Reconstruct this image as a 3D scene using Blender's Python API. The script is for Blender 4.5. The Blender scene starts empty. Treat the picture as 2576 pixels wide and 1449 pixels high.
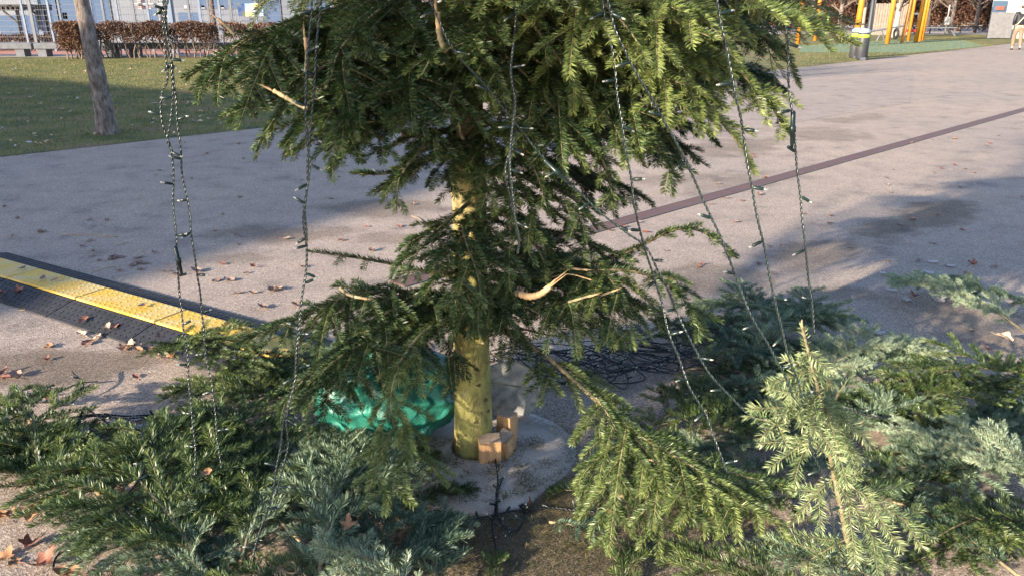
import bpy, math, random
import numpy as np
from mathutils import Vector, Matrix
R = math.radians
rnd = random.Random(7)
rng = np.random.default_rng(11)
scene = bpy.context.scene
COL = scene.collection

# ------------------------------------------------------------------ camera
PITCH = R(19.8); F = 1950.0; HC = 1.6
cam_d = bpy.data.cameras.new('camera'); cam_d.sensor_width = 36.0; cam_d.lens = 36.0*F/2576.0
cam_d.clip_end = 500; cam_d.clip_start = 0.05
cam = bpy.data.objects.new('camera', cam_d); COL.objects.link(cam)
cam.location = (0, 0, HC); cam.rotation_euler = (math.pi/2-PITCH, 0, 0)
scene.camera = cam

# ------------------------------------------------------------------ light
SUN_AZ = R(50); SUN_EL = R(17)
SD = Vector((math.sin(SUN_AZ)*math.cos(SUN_EL), math.cos(SUN_AZ)*math.cos(SUN_EL), -math.sin(SUN_EL)))  # travel direction of the light
sun_d = bpy.data.lights.new('sun', 'SUN'); sun_d.energy = 5.0; sun_d.angle = R(0.6); sun_d.color = (1.0, 0.85, 0.66)
sun = bpy.data.objects.new('sun', sun_d); COL.objects.link(sun)
sun.rotation_euler = SD.to_track_quat('-Z', 'Y').to_euler(); sun.location = (-10, -10, 12)
world = bpy.data.worlds.new('World'); scene.world = world; world.use_nodes = True
wn = world.node_tree.nodes; wl = world.node_tree.links
sky = wn.new('ShaderNodeTexSky'); sky.sky_type = 'NISHITA'; sky.sun_disc = False
sky.sun_elevation = SUN_EL; sky.sun_rotation = SUN_AZ + math.pi
sky.air_density = 1.0; sky.dust_density = 1.0
tn = wn.new('ShaderNodeMix'); tn.data_type = 'RGBA'; tn.blend_type = 'MULTIPLY'; tn.inputs[0].default_value = 1; tn.inputs[7].default_value = (.94, .98, 1.10, 1)
wl.new(sky.outputs[0], tn.inputs[6]); wl.new(tn.outputs[2], wn['Background'].inputs[0]); wn['Background'].inputs[1].default_value = 0.115
vs = scene.view_settings
vs.view_transform = 'Standard'; vs.look = 'None'; vs.gamma = 1.0; vs.use_curve_mapping = False
vs.exposure = 1.5
scene.cycles.max_bounces = 6; scene.cycles.transparent_max_bounces = 8

# ------------------------------------------------------------------ pixel -> world (2576 x 1449 photo units), used to read real positions off the photo
cp, sp = math.cos(PITCH), math.sin(PITCH)
def ray(px, py):
    a = (px-1288.0)/F; b = -(py-724.5)/F
    return np.array((a, cp + b*sp, -sp + b*cp))
def G(px, py, z=0.0):
    d = ray(px, py); t = (z-HC)/d[2]
    return np.array((d[0]*t, d[1]*t, z))
def D(px, py, Y):
    d = ray(px, py); t = Y/d[1]
    return np.array((d[0]*t, Y, HC + d[2]*t))

# ------------------------------------------------------------------ object helpers
def link(o, parent=None):
    COL.objects.link(o)
    if parent is not None: o.parent = parent
    return o
def tag(o, label=None, cat=None, group=None, kind=None):
    if label: o['label'] = label
    if cat: o['category'] = cat
    if group: o['group'] = group
    if kind: o['kind'] = kind
    return o
def empty(name, loc, label, cat, group=None, rz=0.0):
    o = bpy.data.objects.new(name, None); o.empty_display_size = 0.1
    COL.objects.link(o); o.location = loc; o.rotation_euler = (0, 0, rz)
    return tag(o, label, cat, group)

class MB:
    """collects polygons, then links them as ONE mesh object"""
    def __init__(s): s.v = []; s.f = []; s.m = []; s.n = 0
    def add(s, verts, faces, m=0):
        b = s.n
        s.v.extend([tuple(map(float, p)) for p in verts]); s.n += len(verts)
        for f in faces: s.f.append(tuple(b+i for i in f)); s.m.append(m)
    def box(s, c, d, rz=0.0, m=0, M=None, bev=0.0):
        hx, hy, hz = d[0]/2, d[1]/2, d[2]/2
        if bev > 0:
            b = min(bev, hx*.9, hy*.9, hz*.9); vs_ = []
            for sx in (-1, 1):
                for sy in (-1, 1):
                    for sz in (-1, 1):
                        vs_ += [(sx*hx, sy*(hy-b), sz*(hz-b)), (sx*(hx-b), sy*hy, sz*(hz-b)), (sx*(hx-b), sy*(hy-b), sz*hz)]
            bm_hull(s, vs_, c, rz, m, M); return
        vs_ = [(x, y, z) for x in (-hx, hx) for y in (-hy, hy) for z in (-hz, hz)]
        vs_ = xf(vs_, c, rz, M)
        s.add(vs_, [(0,1,3,2),(4,6,7,5),(0,4,5,1),(2,3,7,6),(0,2,6,4),(1,5,7,3)], m)
    def tube(s, pts, r, n=8, m=0, cap=True):
        pts = [np.array(p, float) for p in pts]; k = len(pts)
        if not hasattr(r, '__len__'): r = [r]*k
        ref = None; vs_ = []
        for i in range(k):
            t = pts[min(i+1, k-1)] - pts[max(i-1, 0)]; t = t/(np.linalg.norm(t)+1e-9)
            if ref is None:
                ref = np.cross(t, (0, 0, 1.0))
                if np.linalg.norm(ref) < .1: ref = np.cross(t, (1.0, 0, 0))
            ref = ref - t*np.dot(ref, t); ref = ref/(np.linalg.norm(ref)+1e-9)
            b = np.cross(t, ref)
            for j in range(n):
                a = 2*math.pi*j/n
                vs_.append(pts[i] + (ref*math.cos(a) + b*math.sin(a))*r[i])
        fs = [(i*n+j, i*n+(j+1) % n, (i+1)*n+(j+1) % n, (i+1)*n+j) for i in range(k-1) for j in range(n)]
        if cap: fs += [tuple(range(n))[::-1], tuple((k-1)*n+j for j in range(n))]
        s.add(vs_, fs, m)
    def build(s, name, mats, parent=None, smooth=False, loc=None):
        me = bpy.data.meshes.new(name); me.from_pydata(s.v, [], s.f)
        if not isinstance(mats, (list, tuple)): mats = [mats]
        for m_ in mats: me.materials.append(m_)
        if len(mats) > 1: me.polygons.foreach_set('material_index', s.m)
        if smooth: me.polygons.foreach_set('use_smooth', [True]*len(s.f))
        me.update()
        o = bpy.data.objects.new(name, me); link(o, parent)
        if loc is not None: o.location = loc
        return o
def xf(vs_, c, rz, M=None):
    a = np.array(vs_, float)
    if M is not None: a = a @ np.array(M).T
    if rz:
        ca, sa = math.cos(rz), math.sin(rz)
        a = np.stack((a[:,0]*ca-a[:,1]*sa, a[:,0]*sa+a[:,1]*ca, a[:,2]), 1)
    return a + np.array(c, float)
import bmesh
def bm_hull(s, vs_, c, rz, m, M):
    bm = bmesh.new()
    for v in xf(vs_, c, rz, M): bm.verts.new(v)
    bmesh.ops.convex_hull(bm, input=bm.verts)
    bm.verts.index_update()
    s.add([v.co[:] for v in bm.verts], [[v.index for v in f.verts] for f in bm.faces], m)
    bm.free()
def spline(pts, n=12):
    """Catmull-Rom through the given points, n samples per span"""
    P = [np.array(p, float) for p in pts]
    P = [2*P[0]-P[1]] + P + [2*P[-1]-P[-2]]
    out = []
    for i in range(1, len(P)-2):
        for k in range(n):
            t = k/n; a, b, c, d = P[i-1], P[i], P[i+1], P[i+2]
            out.append(.5*((2*b) + (-a+c)*t + (2*a-5*b+4*c-d)*t*t + (-a+3*b-3*c+d)*t**3))
    out.append(P[-2]); return np.array(out)

# ------------------------------------------------------------------ materials
def mat(name):
    m = bpy.data.materials.new(name); m.use_nodes = True
    return m, m.node_tree.nodes, m.node_tree.links, m.node_tree.nodes['Principled BSDF']
def N(nodes, t, **kw):
    n = nodes.new(t)
    for k, v in kw.items(): setattr(n, k, v)
    return n
def ramp(nodes, stops):
    r = nodes.new('ShaderNodeValToRGB'); e = r.color_ramp.elements
    while len(e) < len(stops): e.new(.5)
    for i, (p, c) in enumerate(stops): e[i].position = p; e[i].color = (c[0], c[1], c[2], 1)
    return r
def noise(nodes, links, scale, detail=4, vec=None, rough=.55):
    n = nodes.new('ShaderNodeTexNoise'); n.inputs['Scale'].default_value = scale
    n.inputs['Detail'].default_value = detail; n.inputs['Roughness'].default_value = rough
    if vec is not None: links.new(vec, n.inputs['Vector'])
    return n
def objvec(nodes, links, scale=(1, 1, 1), world_space=False):
    if world_space:
        g = nodes.new('ShaderNodeNewGeometry'); src = g.outputs['Position']
    else:
        g = nodes.new('ShaderNodeTexCoord'); src = g.outputs['Object']
    mp = nodes.new('ShaderNodeMapping'); mp.inputs['Scale'].default_value = scale
    links.new(src, mp.inputs[0]); return mp.outputs[0]
def bump(nodes, links, height, strength, dist, bsdf):
    b = nodes.new('ShaderNodeBump'); b.inputs['Strength'].default_value = strength
    b.inputs['Distance'].default_value = dist
    links.new(height, b.inputs['Height']); links.new(b.outputs[0], bsdf.inputs['Normal'])
def simple(name, c1, c2=None, rough=.6, scale=8.0, spec=.5, metal=0.0, bmp=0.0, stretch=(1,1,1), bd=.002, lo=.35, hi=.65):
    m, n, l, b = mat(name)
    b.inputs['Roughness'].default_value = rough; b.inputs['Metallic'].default_value = metal
    b.inputs['Specular IOR Level'].default_value = spec
    c2 = c2 or tuple(x*.75 for x in c1)
    v = objvec(n, l, stretch); no = noise(n, l, scale, 5, v)
    r = ramp(n, [(lo, c2), (hi, c1)]); l.new(no.outputs[0], r.inputs[0]); l.new(r.outputs[0], b.inputs['Base Color'])
    if bmp: bump(n, l, no.outputs[0], bmp, bd, b)
    return m
def needle_mat(name, dark, mid, light, rough=.42, transl=.09):
    m, n, l, b = mat(name)
    at = N(n, 'ShaderNodeAttribute', attribute_name='tint')
    r = ramp(n, [(0, dark), (.5, mid), (1, light)]); l.new(at.outputs['Fac'], r.inputs[0])
    l.new(r.outputs[0], b.inputs['Base Color']); b.inputs['Roughness'].default_value = rough
    b.inputs['Specular IOR Level'].default_value = .42
    t = n.new('ShaderNodeBsdfTranslucent'); mx = n.new('ShaderNodeMixShader'); mx.inputs[0].default_value = transl
    hs = n.new('ShaderNodeMix'); hs.data_type = 'RGBA'; hs.blend_type = 'MULTIPLY'; hs.inputs[0].default_value = 1
    l.new(r.outputs[0], hs.inputs[6]); hs.inputs[7].default_value = (1.5, 1.6, .6, 1)
    l.new(hs.outputs[2], t.inputs[0])
    l.new(b.outputs[0], mx.inputs[1]); l.new(t.outputs[0], mx.inputs[2])
    l.new(mx.outputs[0], n['Material Output'].inputs[0])
    return m
NG = needle_mat('needles_green', (.010, .024, .010), (.046, .084, .026), (.23, .28, .085), .40)
NB = needle_mat('needles_blue_green', (.020, .046, .032), (.070, .125, .080), (.27, .34, .21))
NP = needle_mat('needles_pale', (.05, .10, .03), (.16, .22, .09), (.46, .50, .28))
NF = needle_mat('needles_frosty', (.04, .075, .05), (.11, .17, .11), (.34, .41, .28))
TW = simple('twig_wood', (.34, .22, .09), (.16, .11, .05), .8, 60)
TG = simple('branch_bark', (.30, .25, .14), (.12, .10, .06), .85, 40, bmp=.5)
CUT = simple('torn_wood', (.60, .43, .23), (.36, .22, .11), .75, 25, stretch=(1, 1, .3), bmp=.4)

# ------------------------------------------------------------------ foliage
class Fol:
    """needles (one kite-shaped blade each) and twig wood of one branch"""
    def __init__(s, seed): s.P = []; s.tv = []; s.tf = []; s.tn = 0; s.rg = np.random.default_rng(seed); s.cut = MB()
    def needles(s, pts, up, dens, nl, phi, bare, tint, full=False, ang=52):
        seg = np.diff(pts, axis=0); sl = np.linalg.norm(seg, axis=1)+1e-9; cum = np.concatenate(([0], np.cumsum(sl))); L = cum[-1]
        a0 = bare*L; m = int((L-a0)*dens*1.25)
        if m < 3: return
        g = s.rg
        q = np.sort(a0 + (L-a0)*(np.arange(m)+g.random(m))/m)
        i = np.clip(np.searchsorted(cum, q)-1, 0, len(sl)-1)
        f = (q-cum[i])/sl[i]
        p = pts[i] + seg[i]*f[:, None]; T = seg[i]/sl[i][:, None]
        U = up - T*(T@up)[:, None]; U /= (np.linalg.norm(U, axis=1)[:, None]+1e-9); S = np.cross(T, U)
        if full: ph = g.uniform(-np.pi, np.pi, m)
        else: ph = np.radians(g.choice([-1, 1], m)*np.abs(g.normal(phi, 24, m)))
        rem = (L-q)
        a = np.radians(g.normal(ang, 6, m) - 25*np.exp(-rem/.012))
        d = T*np.cos(a)[:, None] + (U*np.cos(ph)[:, None] + S*np.sin(ph)[:, None])*np.sin(a)[:, None]
        ln = nl*g.uniform(.8, 1.1, m)*(1-.3*np.exp(-rem/.01))*(1-.3*np.exp(-(q-a0)/.01))
        tt = np.clip(tint + g.normal(0, .15, m) + .25*np.exp(-rem/.02), 0, 1)
        s.P.append((p, d, T, ln, tt))
    def wood(s, pts, r0, r1, n=4):
        k = len(pts); t = np.gradient(pts, axis=0); t /= (np.linalg.norm(t, axis=1)[:, None]+1e-9)
        ref = np.array((0.31, 0.17, 0.93)); A = np.cross(t, ref); A /= (np.linalg.norm(A, axis=1)[:, None]+1e-9); B = np.cross(t, A)
        r = np.linspace(r0, r1, k)
        an = np.arange(n)*2*np.pi/n
        v = pts[:, None, :] + (A[:, None, :]*np.cos(an)[None, :, None] + B[:, None, :]*np.sin(an)[None, :, None])*r[:, None, None]
        ii, jj = np.meshgrid(np.arange(k-1), np.arange(n), indexing='ij')
        q = np.stack((ii*n+jj, ii*n+(jj+1) % n, (ii+1)*n+(jj+1) % n, (ii+1)*n+jj), -1).reshape(-1, 4) + s.tn
        s.tv.append(v.reshape(-1, 3)); s.tf.append(q); s.tn += k*n
    def lateral(s, p, d, length, up, droop, level, o):
        g = s.rg; st = .02 if length < .3 else .025; k = max(3, int(length/st))
        pts = [p]; d = d/np.linalg.norm(d)
        cur = g.normal(0, .5, 3)
        for _ in range(k):
            d = d + np.array((0, 0, -1.0))*droop*st + cur*st*.5 + g.normal(0, .02, 3); d /= np.linalg.norm(d)
            p = p + d*length/k; 
            if p[2] < o['floor']: p[2] = o['floor'] + .004; d[2] = abs(d[2])*.3
            pts.append(p)
        pts = np.array(pts)
        s.wood(pts, .0010+length*.005, .0008)
        tl = o['tint'] + g.normal(0, .08)
        s.needles(pts, up, o['dens'], o['nl'], o['phi'], .03 if level else .0, tl, o['full'], o['ang'])
        if level > 0 and length > .09:
            sp_ = o['sub']; q = .03 + g.uniform(0, sp_); side = g.choice([-1, 1])
            while q < length-.035:
                i = min(int(q/length*k), k-1); T = pts[i+1]-pts[i]; T /= np.linalg.norm(T)
                S = np.cross(T, up); S /= (np.linalg.norm(S)+1e-9)
                for sd in ((side, -side) if g.random() < .45 else (side,)):
                    a = np.radians(g.normal(46, 8))
                    dd = T*np.cos(a) + S*sd*np.sin(a) + up*g.normal(.05, .12)
                    ll = min(.2, (length-q)*g.uniform(.5, .8)+.04)
                    s.lateral(pts[i], dd, ll, up, droop*.8, level-1, o)
                side = -side; q += sp_*g.uniform(.6, 1.4)
    def frond(s, axis, r0, r1, width, spacing=.046, droop=1.5, up=(0, 0, 1), dens=1300, nl=.025, phi=62, start=.1, tint=.4,
              level=1, full=False, floor=-9, sub=.038, bare_axis=.15, ang=52, prof=None, updir=0.0, axdens=1.0, gap=0.0):
        g = s.rg; up = np.array(up, float); up /= np.linalg.norm(up)
        o = dict(dens=dens, nl=nl, phi=phi, tint=tint, full=full, floor=floor, sub=sub, ang=ang)
        seg = np.diff(axis, axis=0); sl = np.linalg.norm(seg, axis=1); cum = np.concatenate(([0], np.cumsum(sl))); L = cum[-1]
        s.wood(axis, r0, r1, 7)
        s.needles(axis, up, dens*axdens, nl, phi, bare_axis, tint, full, ang)
        prof = prof or (lambda t: (.55+.45*min(1, t/.35))*min(1.0, (1-t)*1.9+.12))
        q = start*L
        while q < L-.03:
            t = q/L; i = min(np.searchsorted(cum, q)-1, len(sl)-1); i = max(i, 0)
            T = seg[i]/(sl[i]+1e-9); p = axis[i] + seg[i]*((q-cum[i])/(sl[i]+1e-9))
            S = np.cross(T, up); S /= (np.linalg.norm(S)+1e-9)
            for sd in (-1, 1):
                if g.random() < .1+gap: continue
                a = np.radians(g.normal(52, 8))
                dd = T*np.cos(a) + S*sd*np.sin(a) + up*(g.normal(.0, .12)+updir)
                s.lateral(p, dd, max(.05, width*prof(t)*g.uniform(.45, 1.4)), up, droop*g.uniform(.6, 1.4), level, o)
            if g.random() < .35:
                dd = T*.8 + up*g.uniform(-.5, .6) + S*g.normal(0, .3)
                s.lateral(p, dd, max(.04, width*prof(t)*g.uniform(.3, .6)), up, droop, 0, o)
            q += spacing*g.uniform(.7, 1.3)
    def build(s, name, nmat, parent, wmat=None, sub='needles'):
        """wood mesh `name` under parent, needles mesh under it"""
        tv = np.concatenate(s.tv); tf = np.concatenate(s.tf)
        wo = quads(name, tv, tf, wmat or TG, parent, True)
        p, d, T, ln, tt = [np.concatenate([x[i] for x in s.P]) for i in range(5)]
        m = len(p); w = np.cross(np.cross(d, T), d); w /= (np.linalg.norm(w, axis=1)[:, None]+1e-9)
        tw = s.rg.normal(0, .35, m)[:, None]; nrm = np.cross(w, d); w = w*np.cos(tw) + nrm*np.sin(tw); nrm = np.cross(w, d)
        wd = s.rg.uniform(.0008, .00118, m)[:, None]*(ln/.021)[:, None]**.5
        L_ = ln[:, None]
        v = np.stack((p, p + d*L_*.35 + w*wd, p + d*L_ + nrm*L_*s.rg.normal(0, .1, m)[:, None], p + d*L_*.62 - w*wd + nrm*wd*.6), 1).reshape(-1, 3)
        f = np.arange(4*m).reshape(-1, 4)
        no = quads(sub, v, f, nmat, wo, False)
        at = no.data.attributes.new('tint', 'FLOAT', 'POINT'); at.data.foreach_set('value', np.repeat(tt, 4).astype(np.float32))
        Fol.total += m
        return wo
Fol.total = 0
def quads(name, v, f, m, parent, smooth):
    me = bpy.data.meshes.new(name); me.vertices.add(len(v)); me.vertices.foreach_set('co', v.astype(np.float32).ravel())
    k = f.shape[1]
    me.loops.add(f.size); me.loops.foreach_set('vertex_index', f.astype(np.int32).ravel())
    me.polygons.add(len(f)); me.polygons.foreach_set('loop_start', np.arange(0, f.size, k, dtype=np.int32))
    if smooth: me.polygons.foreach_set('use_smooth', np.ones(len(f), dtype=bool))
    me.materials.append(m); me.update(calc_edges=True)
    o = bpy.data.objects.new(name, me); link(o, parent); return o

# ================================================================== GROUND
def grid_plane(name, poly, z, m, kind='structure'):
    b = MB(); b.add([(x, y, z) for x, y in poly], [tuple(range(len(poly)))]); o = b.build(name, m)
    return tag(o, kind=kind)
# asphalt: fine pinkish aggregate with damp stains and painted foreground shade
m_as, n, l, b = mat('asphalt')
v = objvec(n, l, (1, 1, 1), True)
vo = N(n, 'ShaderNodeTexVoronoi'); vo.inputs['Scale'].default_value = 170; l.new(v, vo.inputs['Vector'])
fine = noise(n, l, 420, 2, v); mid = noise(n, l, 3.2, 5, v); big = noise(n, l, .35, 4, v)
r1 = ramp(n, [(0.0, (.22, .17, .14)), (.35, (.36, .285, .235)), (.75, (.46, .38, .315)), (1, (.60, .51, .43))])
sep = n.new('ShaderNodeSeparateColor'); l.new(vo.outputs['Color'], sep.inputs[0]); l.new(sep.outputs[0], r1.inputs[0])
r2 = ramp(n, [(.32, (.66, .66, .68)), (.42, (.88, .88, .88)), (.6, (1, .99, .98))]); l.new(mid.outputs[0], r2.inputs[0])
mx = N(n, 'ShaderNodeMix', data_type='RGBA', blend_type='MULTIPLY'); mx.inputs[0].default_value = 1
l.new(r1.outputs[0], mx.inputs[6]); l.new(r2.outputs[0], mx.inputs[7])
r3 = ramp(n, [(.35, (.86, .87, .9)), (.65, (1.0, .98, .96))]); l.new(big.outputs[0], r3.inputs[0])
mx2 = N(n, 'ShaderNodeMix', data_type='RGBA', blend_type='MULTIPLY'); mx2.inputs[0].default_value = 1
l.new(mx.outputs[2], mx2.inputs[6]); l.new(r3.outputs[0], mx2.inputs[7])
# damp stains, plus needle soil and painted shade in front: soft-edged blotches at their own places (centre, half size x, y, angle)
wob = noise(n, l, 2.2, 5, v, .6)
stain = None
def add_stain_shade(px, py, sx, sy, rot, strength):
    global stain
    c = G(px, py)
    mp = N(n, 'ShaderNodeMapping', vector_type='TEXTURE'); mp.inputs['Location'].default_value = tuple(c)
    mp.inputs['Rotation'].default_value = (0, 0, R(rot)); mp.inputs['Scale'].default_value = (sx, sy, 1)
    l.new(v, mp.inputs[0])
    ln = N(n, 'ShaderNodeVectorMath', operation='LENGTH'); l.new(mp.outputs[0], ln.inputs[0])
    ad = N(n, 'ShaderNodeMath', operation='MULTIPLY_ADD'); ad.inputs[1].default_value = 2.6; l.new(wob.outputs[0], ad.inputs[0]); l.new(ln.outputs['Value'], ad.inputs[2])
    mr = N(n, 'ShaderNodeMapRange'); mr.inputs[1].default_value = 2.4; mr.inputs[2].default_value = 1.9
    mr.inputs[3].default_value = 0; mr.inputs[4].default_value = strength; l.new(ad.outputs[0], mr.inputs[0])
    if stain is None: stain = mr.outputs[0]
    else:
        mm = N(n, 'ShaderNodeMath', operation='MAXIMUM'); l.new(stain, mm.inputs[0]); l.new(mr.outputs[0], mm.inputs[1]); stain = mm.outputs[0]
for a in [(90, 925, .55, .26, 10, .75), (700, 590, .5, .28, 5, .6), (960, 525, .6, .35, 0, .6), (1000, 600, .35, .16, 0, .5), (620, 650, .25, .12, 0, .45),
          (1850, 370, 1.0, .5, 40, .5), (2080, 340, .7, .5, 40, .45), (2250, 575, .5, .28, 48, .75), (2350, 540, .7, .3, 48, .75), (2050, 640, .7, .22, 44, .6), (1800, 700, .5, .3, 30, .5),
          (2100, 740, .3, .15, 0, .5), (1850, 460, .7, .3, 40, .4), (2150, 300, 1.0, .3, 40, .4), (1700, 450, .6, .3, 20, .4), (2560, 870, .3, .15, 0, .4), (2350, 890, .2, .1, 0, .4), (1450, 1330, .42, .30, 0, .8), (1300, 1400, .40, .16, 0, .8), (1750, 1300, .3, .2, 0, .7)]:  # last three: needle soil and foreground shade painted into the ground colour
    add_stain_shade(*a)
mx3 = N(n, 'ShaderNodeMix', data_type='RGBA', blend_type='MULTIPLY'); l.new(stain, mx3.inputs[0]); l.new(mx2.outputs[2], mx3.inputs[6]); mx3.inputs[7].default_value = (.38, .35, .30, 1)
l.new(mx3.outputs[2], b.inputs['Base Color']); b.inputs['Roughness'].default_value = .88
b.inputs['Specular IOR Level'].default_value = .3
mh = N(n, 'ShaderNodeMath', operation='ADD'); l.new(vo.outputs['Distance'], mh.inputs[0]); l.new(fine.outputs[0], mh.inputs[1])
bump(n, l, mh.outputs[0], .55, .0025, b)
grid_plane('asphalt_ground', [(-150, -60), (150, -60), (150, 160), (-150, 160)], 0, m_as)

m_patch = m_as.copy(); m_patch.name = 'asphalt_bluish'  # slightly darker, bluer copy of the asphalt
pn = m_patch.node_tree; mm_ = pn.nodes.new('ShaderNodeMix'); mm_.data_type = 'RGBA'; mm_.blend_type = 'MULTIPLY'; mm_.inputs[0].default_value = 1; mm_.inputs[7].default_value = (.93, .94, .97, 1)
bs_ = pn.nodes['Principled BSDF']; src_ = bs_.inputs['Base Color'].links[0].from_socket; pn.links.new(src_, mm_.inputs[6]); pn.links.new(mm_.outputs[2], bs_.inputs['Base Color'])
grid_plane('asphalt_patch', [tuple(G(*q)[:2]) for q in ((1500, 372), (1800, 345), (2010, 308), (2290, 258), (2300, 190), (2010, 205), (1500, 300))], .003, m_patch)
# lawn beyond the path edge line
EA = G(0, 396); EB = G(2500, 116); ed = (EB-EA)/np.linalg.norm(EB-EA)
def edge(t): return EA + ed*t
m_lawn, n, l, b = mat('lawn_turf')
v = objvec(n, l, (1, 1, 1), True)
a1 = noise(n, l, 1.3, 6, v, .65); a2 = noise(n, l, 60, 3, v)
r = ramp(n, [(.34, (.055, .075, .026)), (.45, (.12, .13, .035)), (.54, (.19, .165, .05)), (.64, (.24, .15, .08))]); l.new(a1.outputs[0], r.inputs[0])
rr = ramp(n, [(.3, (.6, .6, .6)), (.7, (1.2, 1.2, 1.2))]); l.new(a2.outputs[0], rr.inputs[0])
mx = N(n, 'ShaderNodeMix', data_type='RGBA', blend_type='MULTIPLY'); mx.inputs[0].default_value = 1
l.new(r.outputs[0], mx.inputs[6]); l.new(rr.outputs[0], mx.inputs[7]); l.new(mx.outputs[2], b.inputs['Base Color']); b.inputs['Roughness'].default_value = .95
bump(n, l, a2.outputs[0], .8, .02, b)
q0, q1 = edge(-30), edge(100)
grid_plane('lawn', [tuple(q0[:2]), tuple(q1[:2]), (q1[0]-60, q1[1]+40), (-80, 110), (-90, 0)], .004, m_lawn)

# far path and red running track at the left, behind the lawn
m_path = simple('pale_paving', (.42, .38, .36), (.34, .31, .29), .9, 3)
m_red = simple('red_track', (.40, .19, .15), (.33, .15, .12), .9, 2)
m_grnsurf = simple('green_rubber_surface', (.15, .24, .16), (.12, .20, .13), .9, 2)
grid_plane('far_path', [(-70, 28.3), (3, 28.3), (3, 70), (-70, 70)], .008, m_path)
grid_plane('running_track', [(-70, 29.8), (3, 29.8), (3, 36), (-70, 36)], .012, m_red)
# green play surface on the right
pa = [G(2010, 133), G(2290, 134), G(2480, 117), G(2420, 102), G(2250, 103), G(2015, 116)]
grid_plane('play_surface', [(p[0], p[1]) for p in pa], .008, m_grnsurf)
p = G(2576, 62)
grid_plane('far_paving', [(5, 56), (60, 50), (60, 80), (5, 90)], .0085, m_path)

# grass blades on the visible lawn
def grass(name, poly, count, hmin, hmax, seed):
    g = np.random.default_rng(seed)
    P = np.array(poly)[:, :2]; mn = P.min(0); mxx = P.max(0); pts = []
    def inside(q):
        c = np.zeros(len(q), bool); j = len(P)-1
        for i in range(len(P)):
            xi, yi = P[i]; xj, yj = P[j]
            t = ((yi > q[:, 1]) != (yj > q[:, 1])) & (q[:, 0] < (xj-xi)*(q[:, 1]-yi)/(yj-yi+1e-12)+xi); c ^= t; j = i
        return c
    while sum(map(len, pts)) < count:
        q = mn + (mxx-mn)*g.random((count, 2)); pts.append(q[inside(q)])
    q = np.concatenate(pts)[:count]; m = len(q)
    a = g.uniform(0, 2*np.pi, m); h = g.uniform(hmin, hmax, m); w = g.uniform(.003, .006, m)
    base = np.column_stack((q, np.full(m, .003))); s_ = np.column_stack((np.cos(a), np.sin(a), np.zeros(m)))*w[:, None]
    ln = np.column_stack((g.normal(0, .45, m)*h, g.normal(0, .45, m)*h, h))
    v = np.stack((base-s_, base+s_, base+ln), 1).reshape(-1, 3); f = np.arange(3*m).reshape(-1, 3)
    o = quads(name, v, f, m_grass, None, False); tag(o, 'short patchy green and straw grass of the park lawn', 'grass', kind='stuff')
    at = o.data.attributes.new('tint', 'FLOAT', 'POINT'); at.data.foreach_set('value', np.repeat(g.random(m), 3).astype(np.float32))
m_grass = needle_mat('grass_blades', (.05, .08, .022), (.13, .145, .035), (.30, .24, .10), .7, .2)
E0 = edge(-1.5)
grass('grass', [(EA-ed*2)[:2], edge(16)[:2], G(1300, 152)[:2], G(0, 152)[:2], G(-80, 250)[:2]], 90000, .02, .05, 5)
grass('grass', [edge(18)[:2], edge(40)[:2], G(2400, 95)[:2], G(2000, 110)[:2]], 25000, .02, .05, 6)

# drainage channel with a perforated brown cover
DA = G(1000, 716); DB = G(2576, 277)
dd = (DB-DA)/np.linalg.norm(DB-DA); dn = np.array((-dd[1], dd[0], 0))
m_dr, n, l, b = mat('drain_cover')
v = objvec(n, l, (1, 1, 1)); bk = N(n, 'ShaderNodeTexBrick'); l.new(v, bk.inputs['Vector'])
bk.inputs['Scale'].default_value = 26; bk.inputs['Mortar Size'].default_value = .03; bk.inputs['Mortar Smooth'].default_value = .3
bk.inputs['Color1'].default_value = (.055, .028, .024, 1); bk.inputs['Color2'].default_value = (.085, .045, .038, 1); bk.inputs['Mortar'].default_value = (.25, .135, .11, 1)
l.new(bk.outputs[0], b.inputs['Base Color']); b.inputs['Roughness'].default_value = .7
drain = empty('drainage_channel', tuple(DA), 'long brown perforated drain cover crossing the asphalt diagonally behind the tree', 'drain cover', rz=math.atan2(dd[1], dd[0]))
mb = MB(); LD = 42
for i in range(LD):
    mb.box((i+.5, 0, .004), (.994, .135, .008), m=0)
mb.build('grate', m_dr, drain)
mb = MB(); mb.box((LD/2, .0725, .0045), (LD, .008, .009)); mb.box((LD/2, -.0725, .0045), (LD, .008, .009))
mb.build('steel_edge', simple('drain_edge', (.14, .11, .11), None, .5, 10), drain)

# ================================================================== THE TREE
m_tr, n, l, b = mat('trunk_bark')
tc = n.new('ShaderNodeNewGeometry'); sx = n.new('ShaderNodeSeparateXYZ'); l.new(tc.outputs['Position'], sx.inputs[0])
v = objvec(n, l, (1, 1, .6), True)
na = noise(n, l, 14, 6, v, .65); nb = noise(n, l, 55, 4, v, .6); nc = noise(n, l, 5, 3, v)
ra = ramp(n, [(.28, (.15, .12, .07)), (.42, (.33, .29, .10)), (.56, (.43, .40, .12)), (.75, (.52, .45, .24))]); l.new(na.outputs[0], ra.inputs[0])
rb = ramp(n, [(.3, (.17, .12, .07)), (.5, (.36, .27, .16)), (.7, (.50, .41, .28))]); l.new(na.outputs[0], rb.inputs[0])
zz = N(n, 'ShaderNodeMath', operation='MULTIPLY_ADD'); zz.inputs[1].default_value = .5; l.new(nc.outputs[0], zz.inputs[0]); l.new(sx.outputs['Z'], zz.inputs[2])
mr = N(n, 'ShaderNodeMapRange'); mr.inputs[1].default_value = 1.0; mr.inputs[2].default_value = 1.55; l.new(zz.outputs[0], mr.inputs[0])
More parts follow.
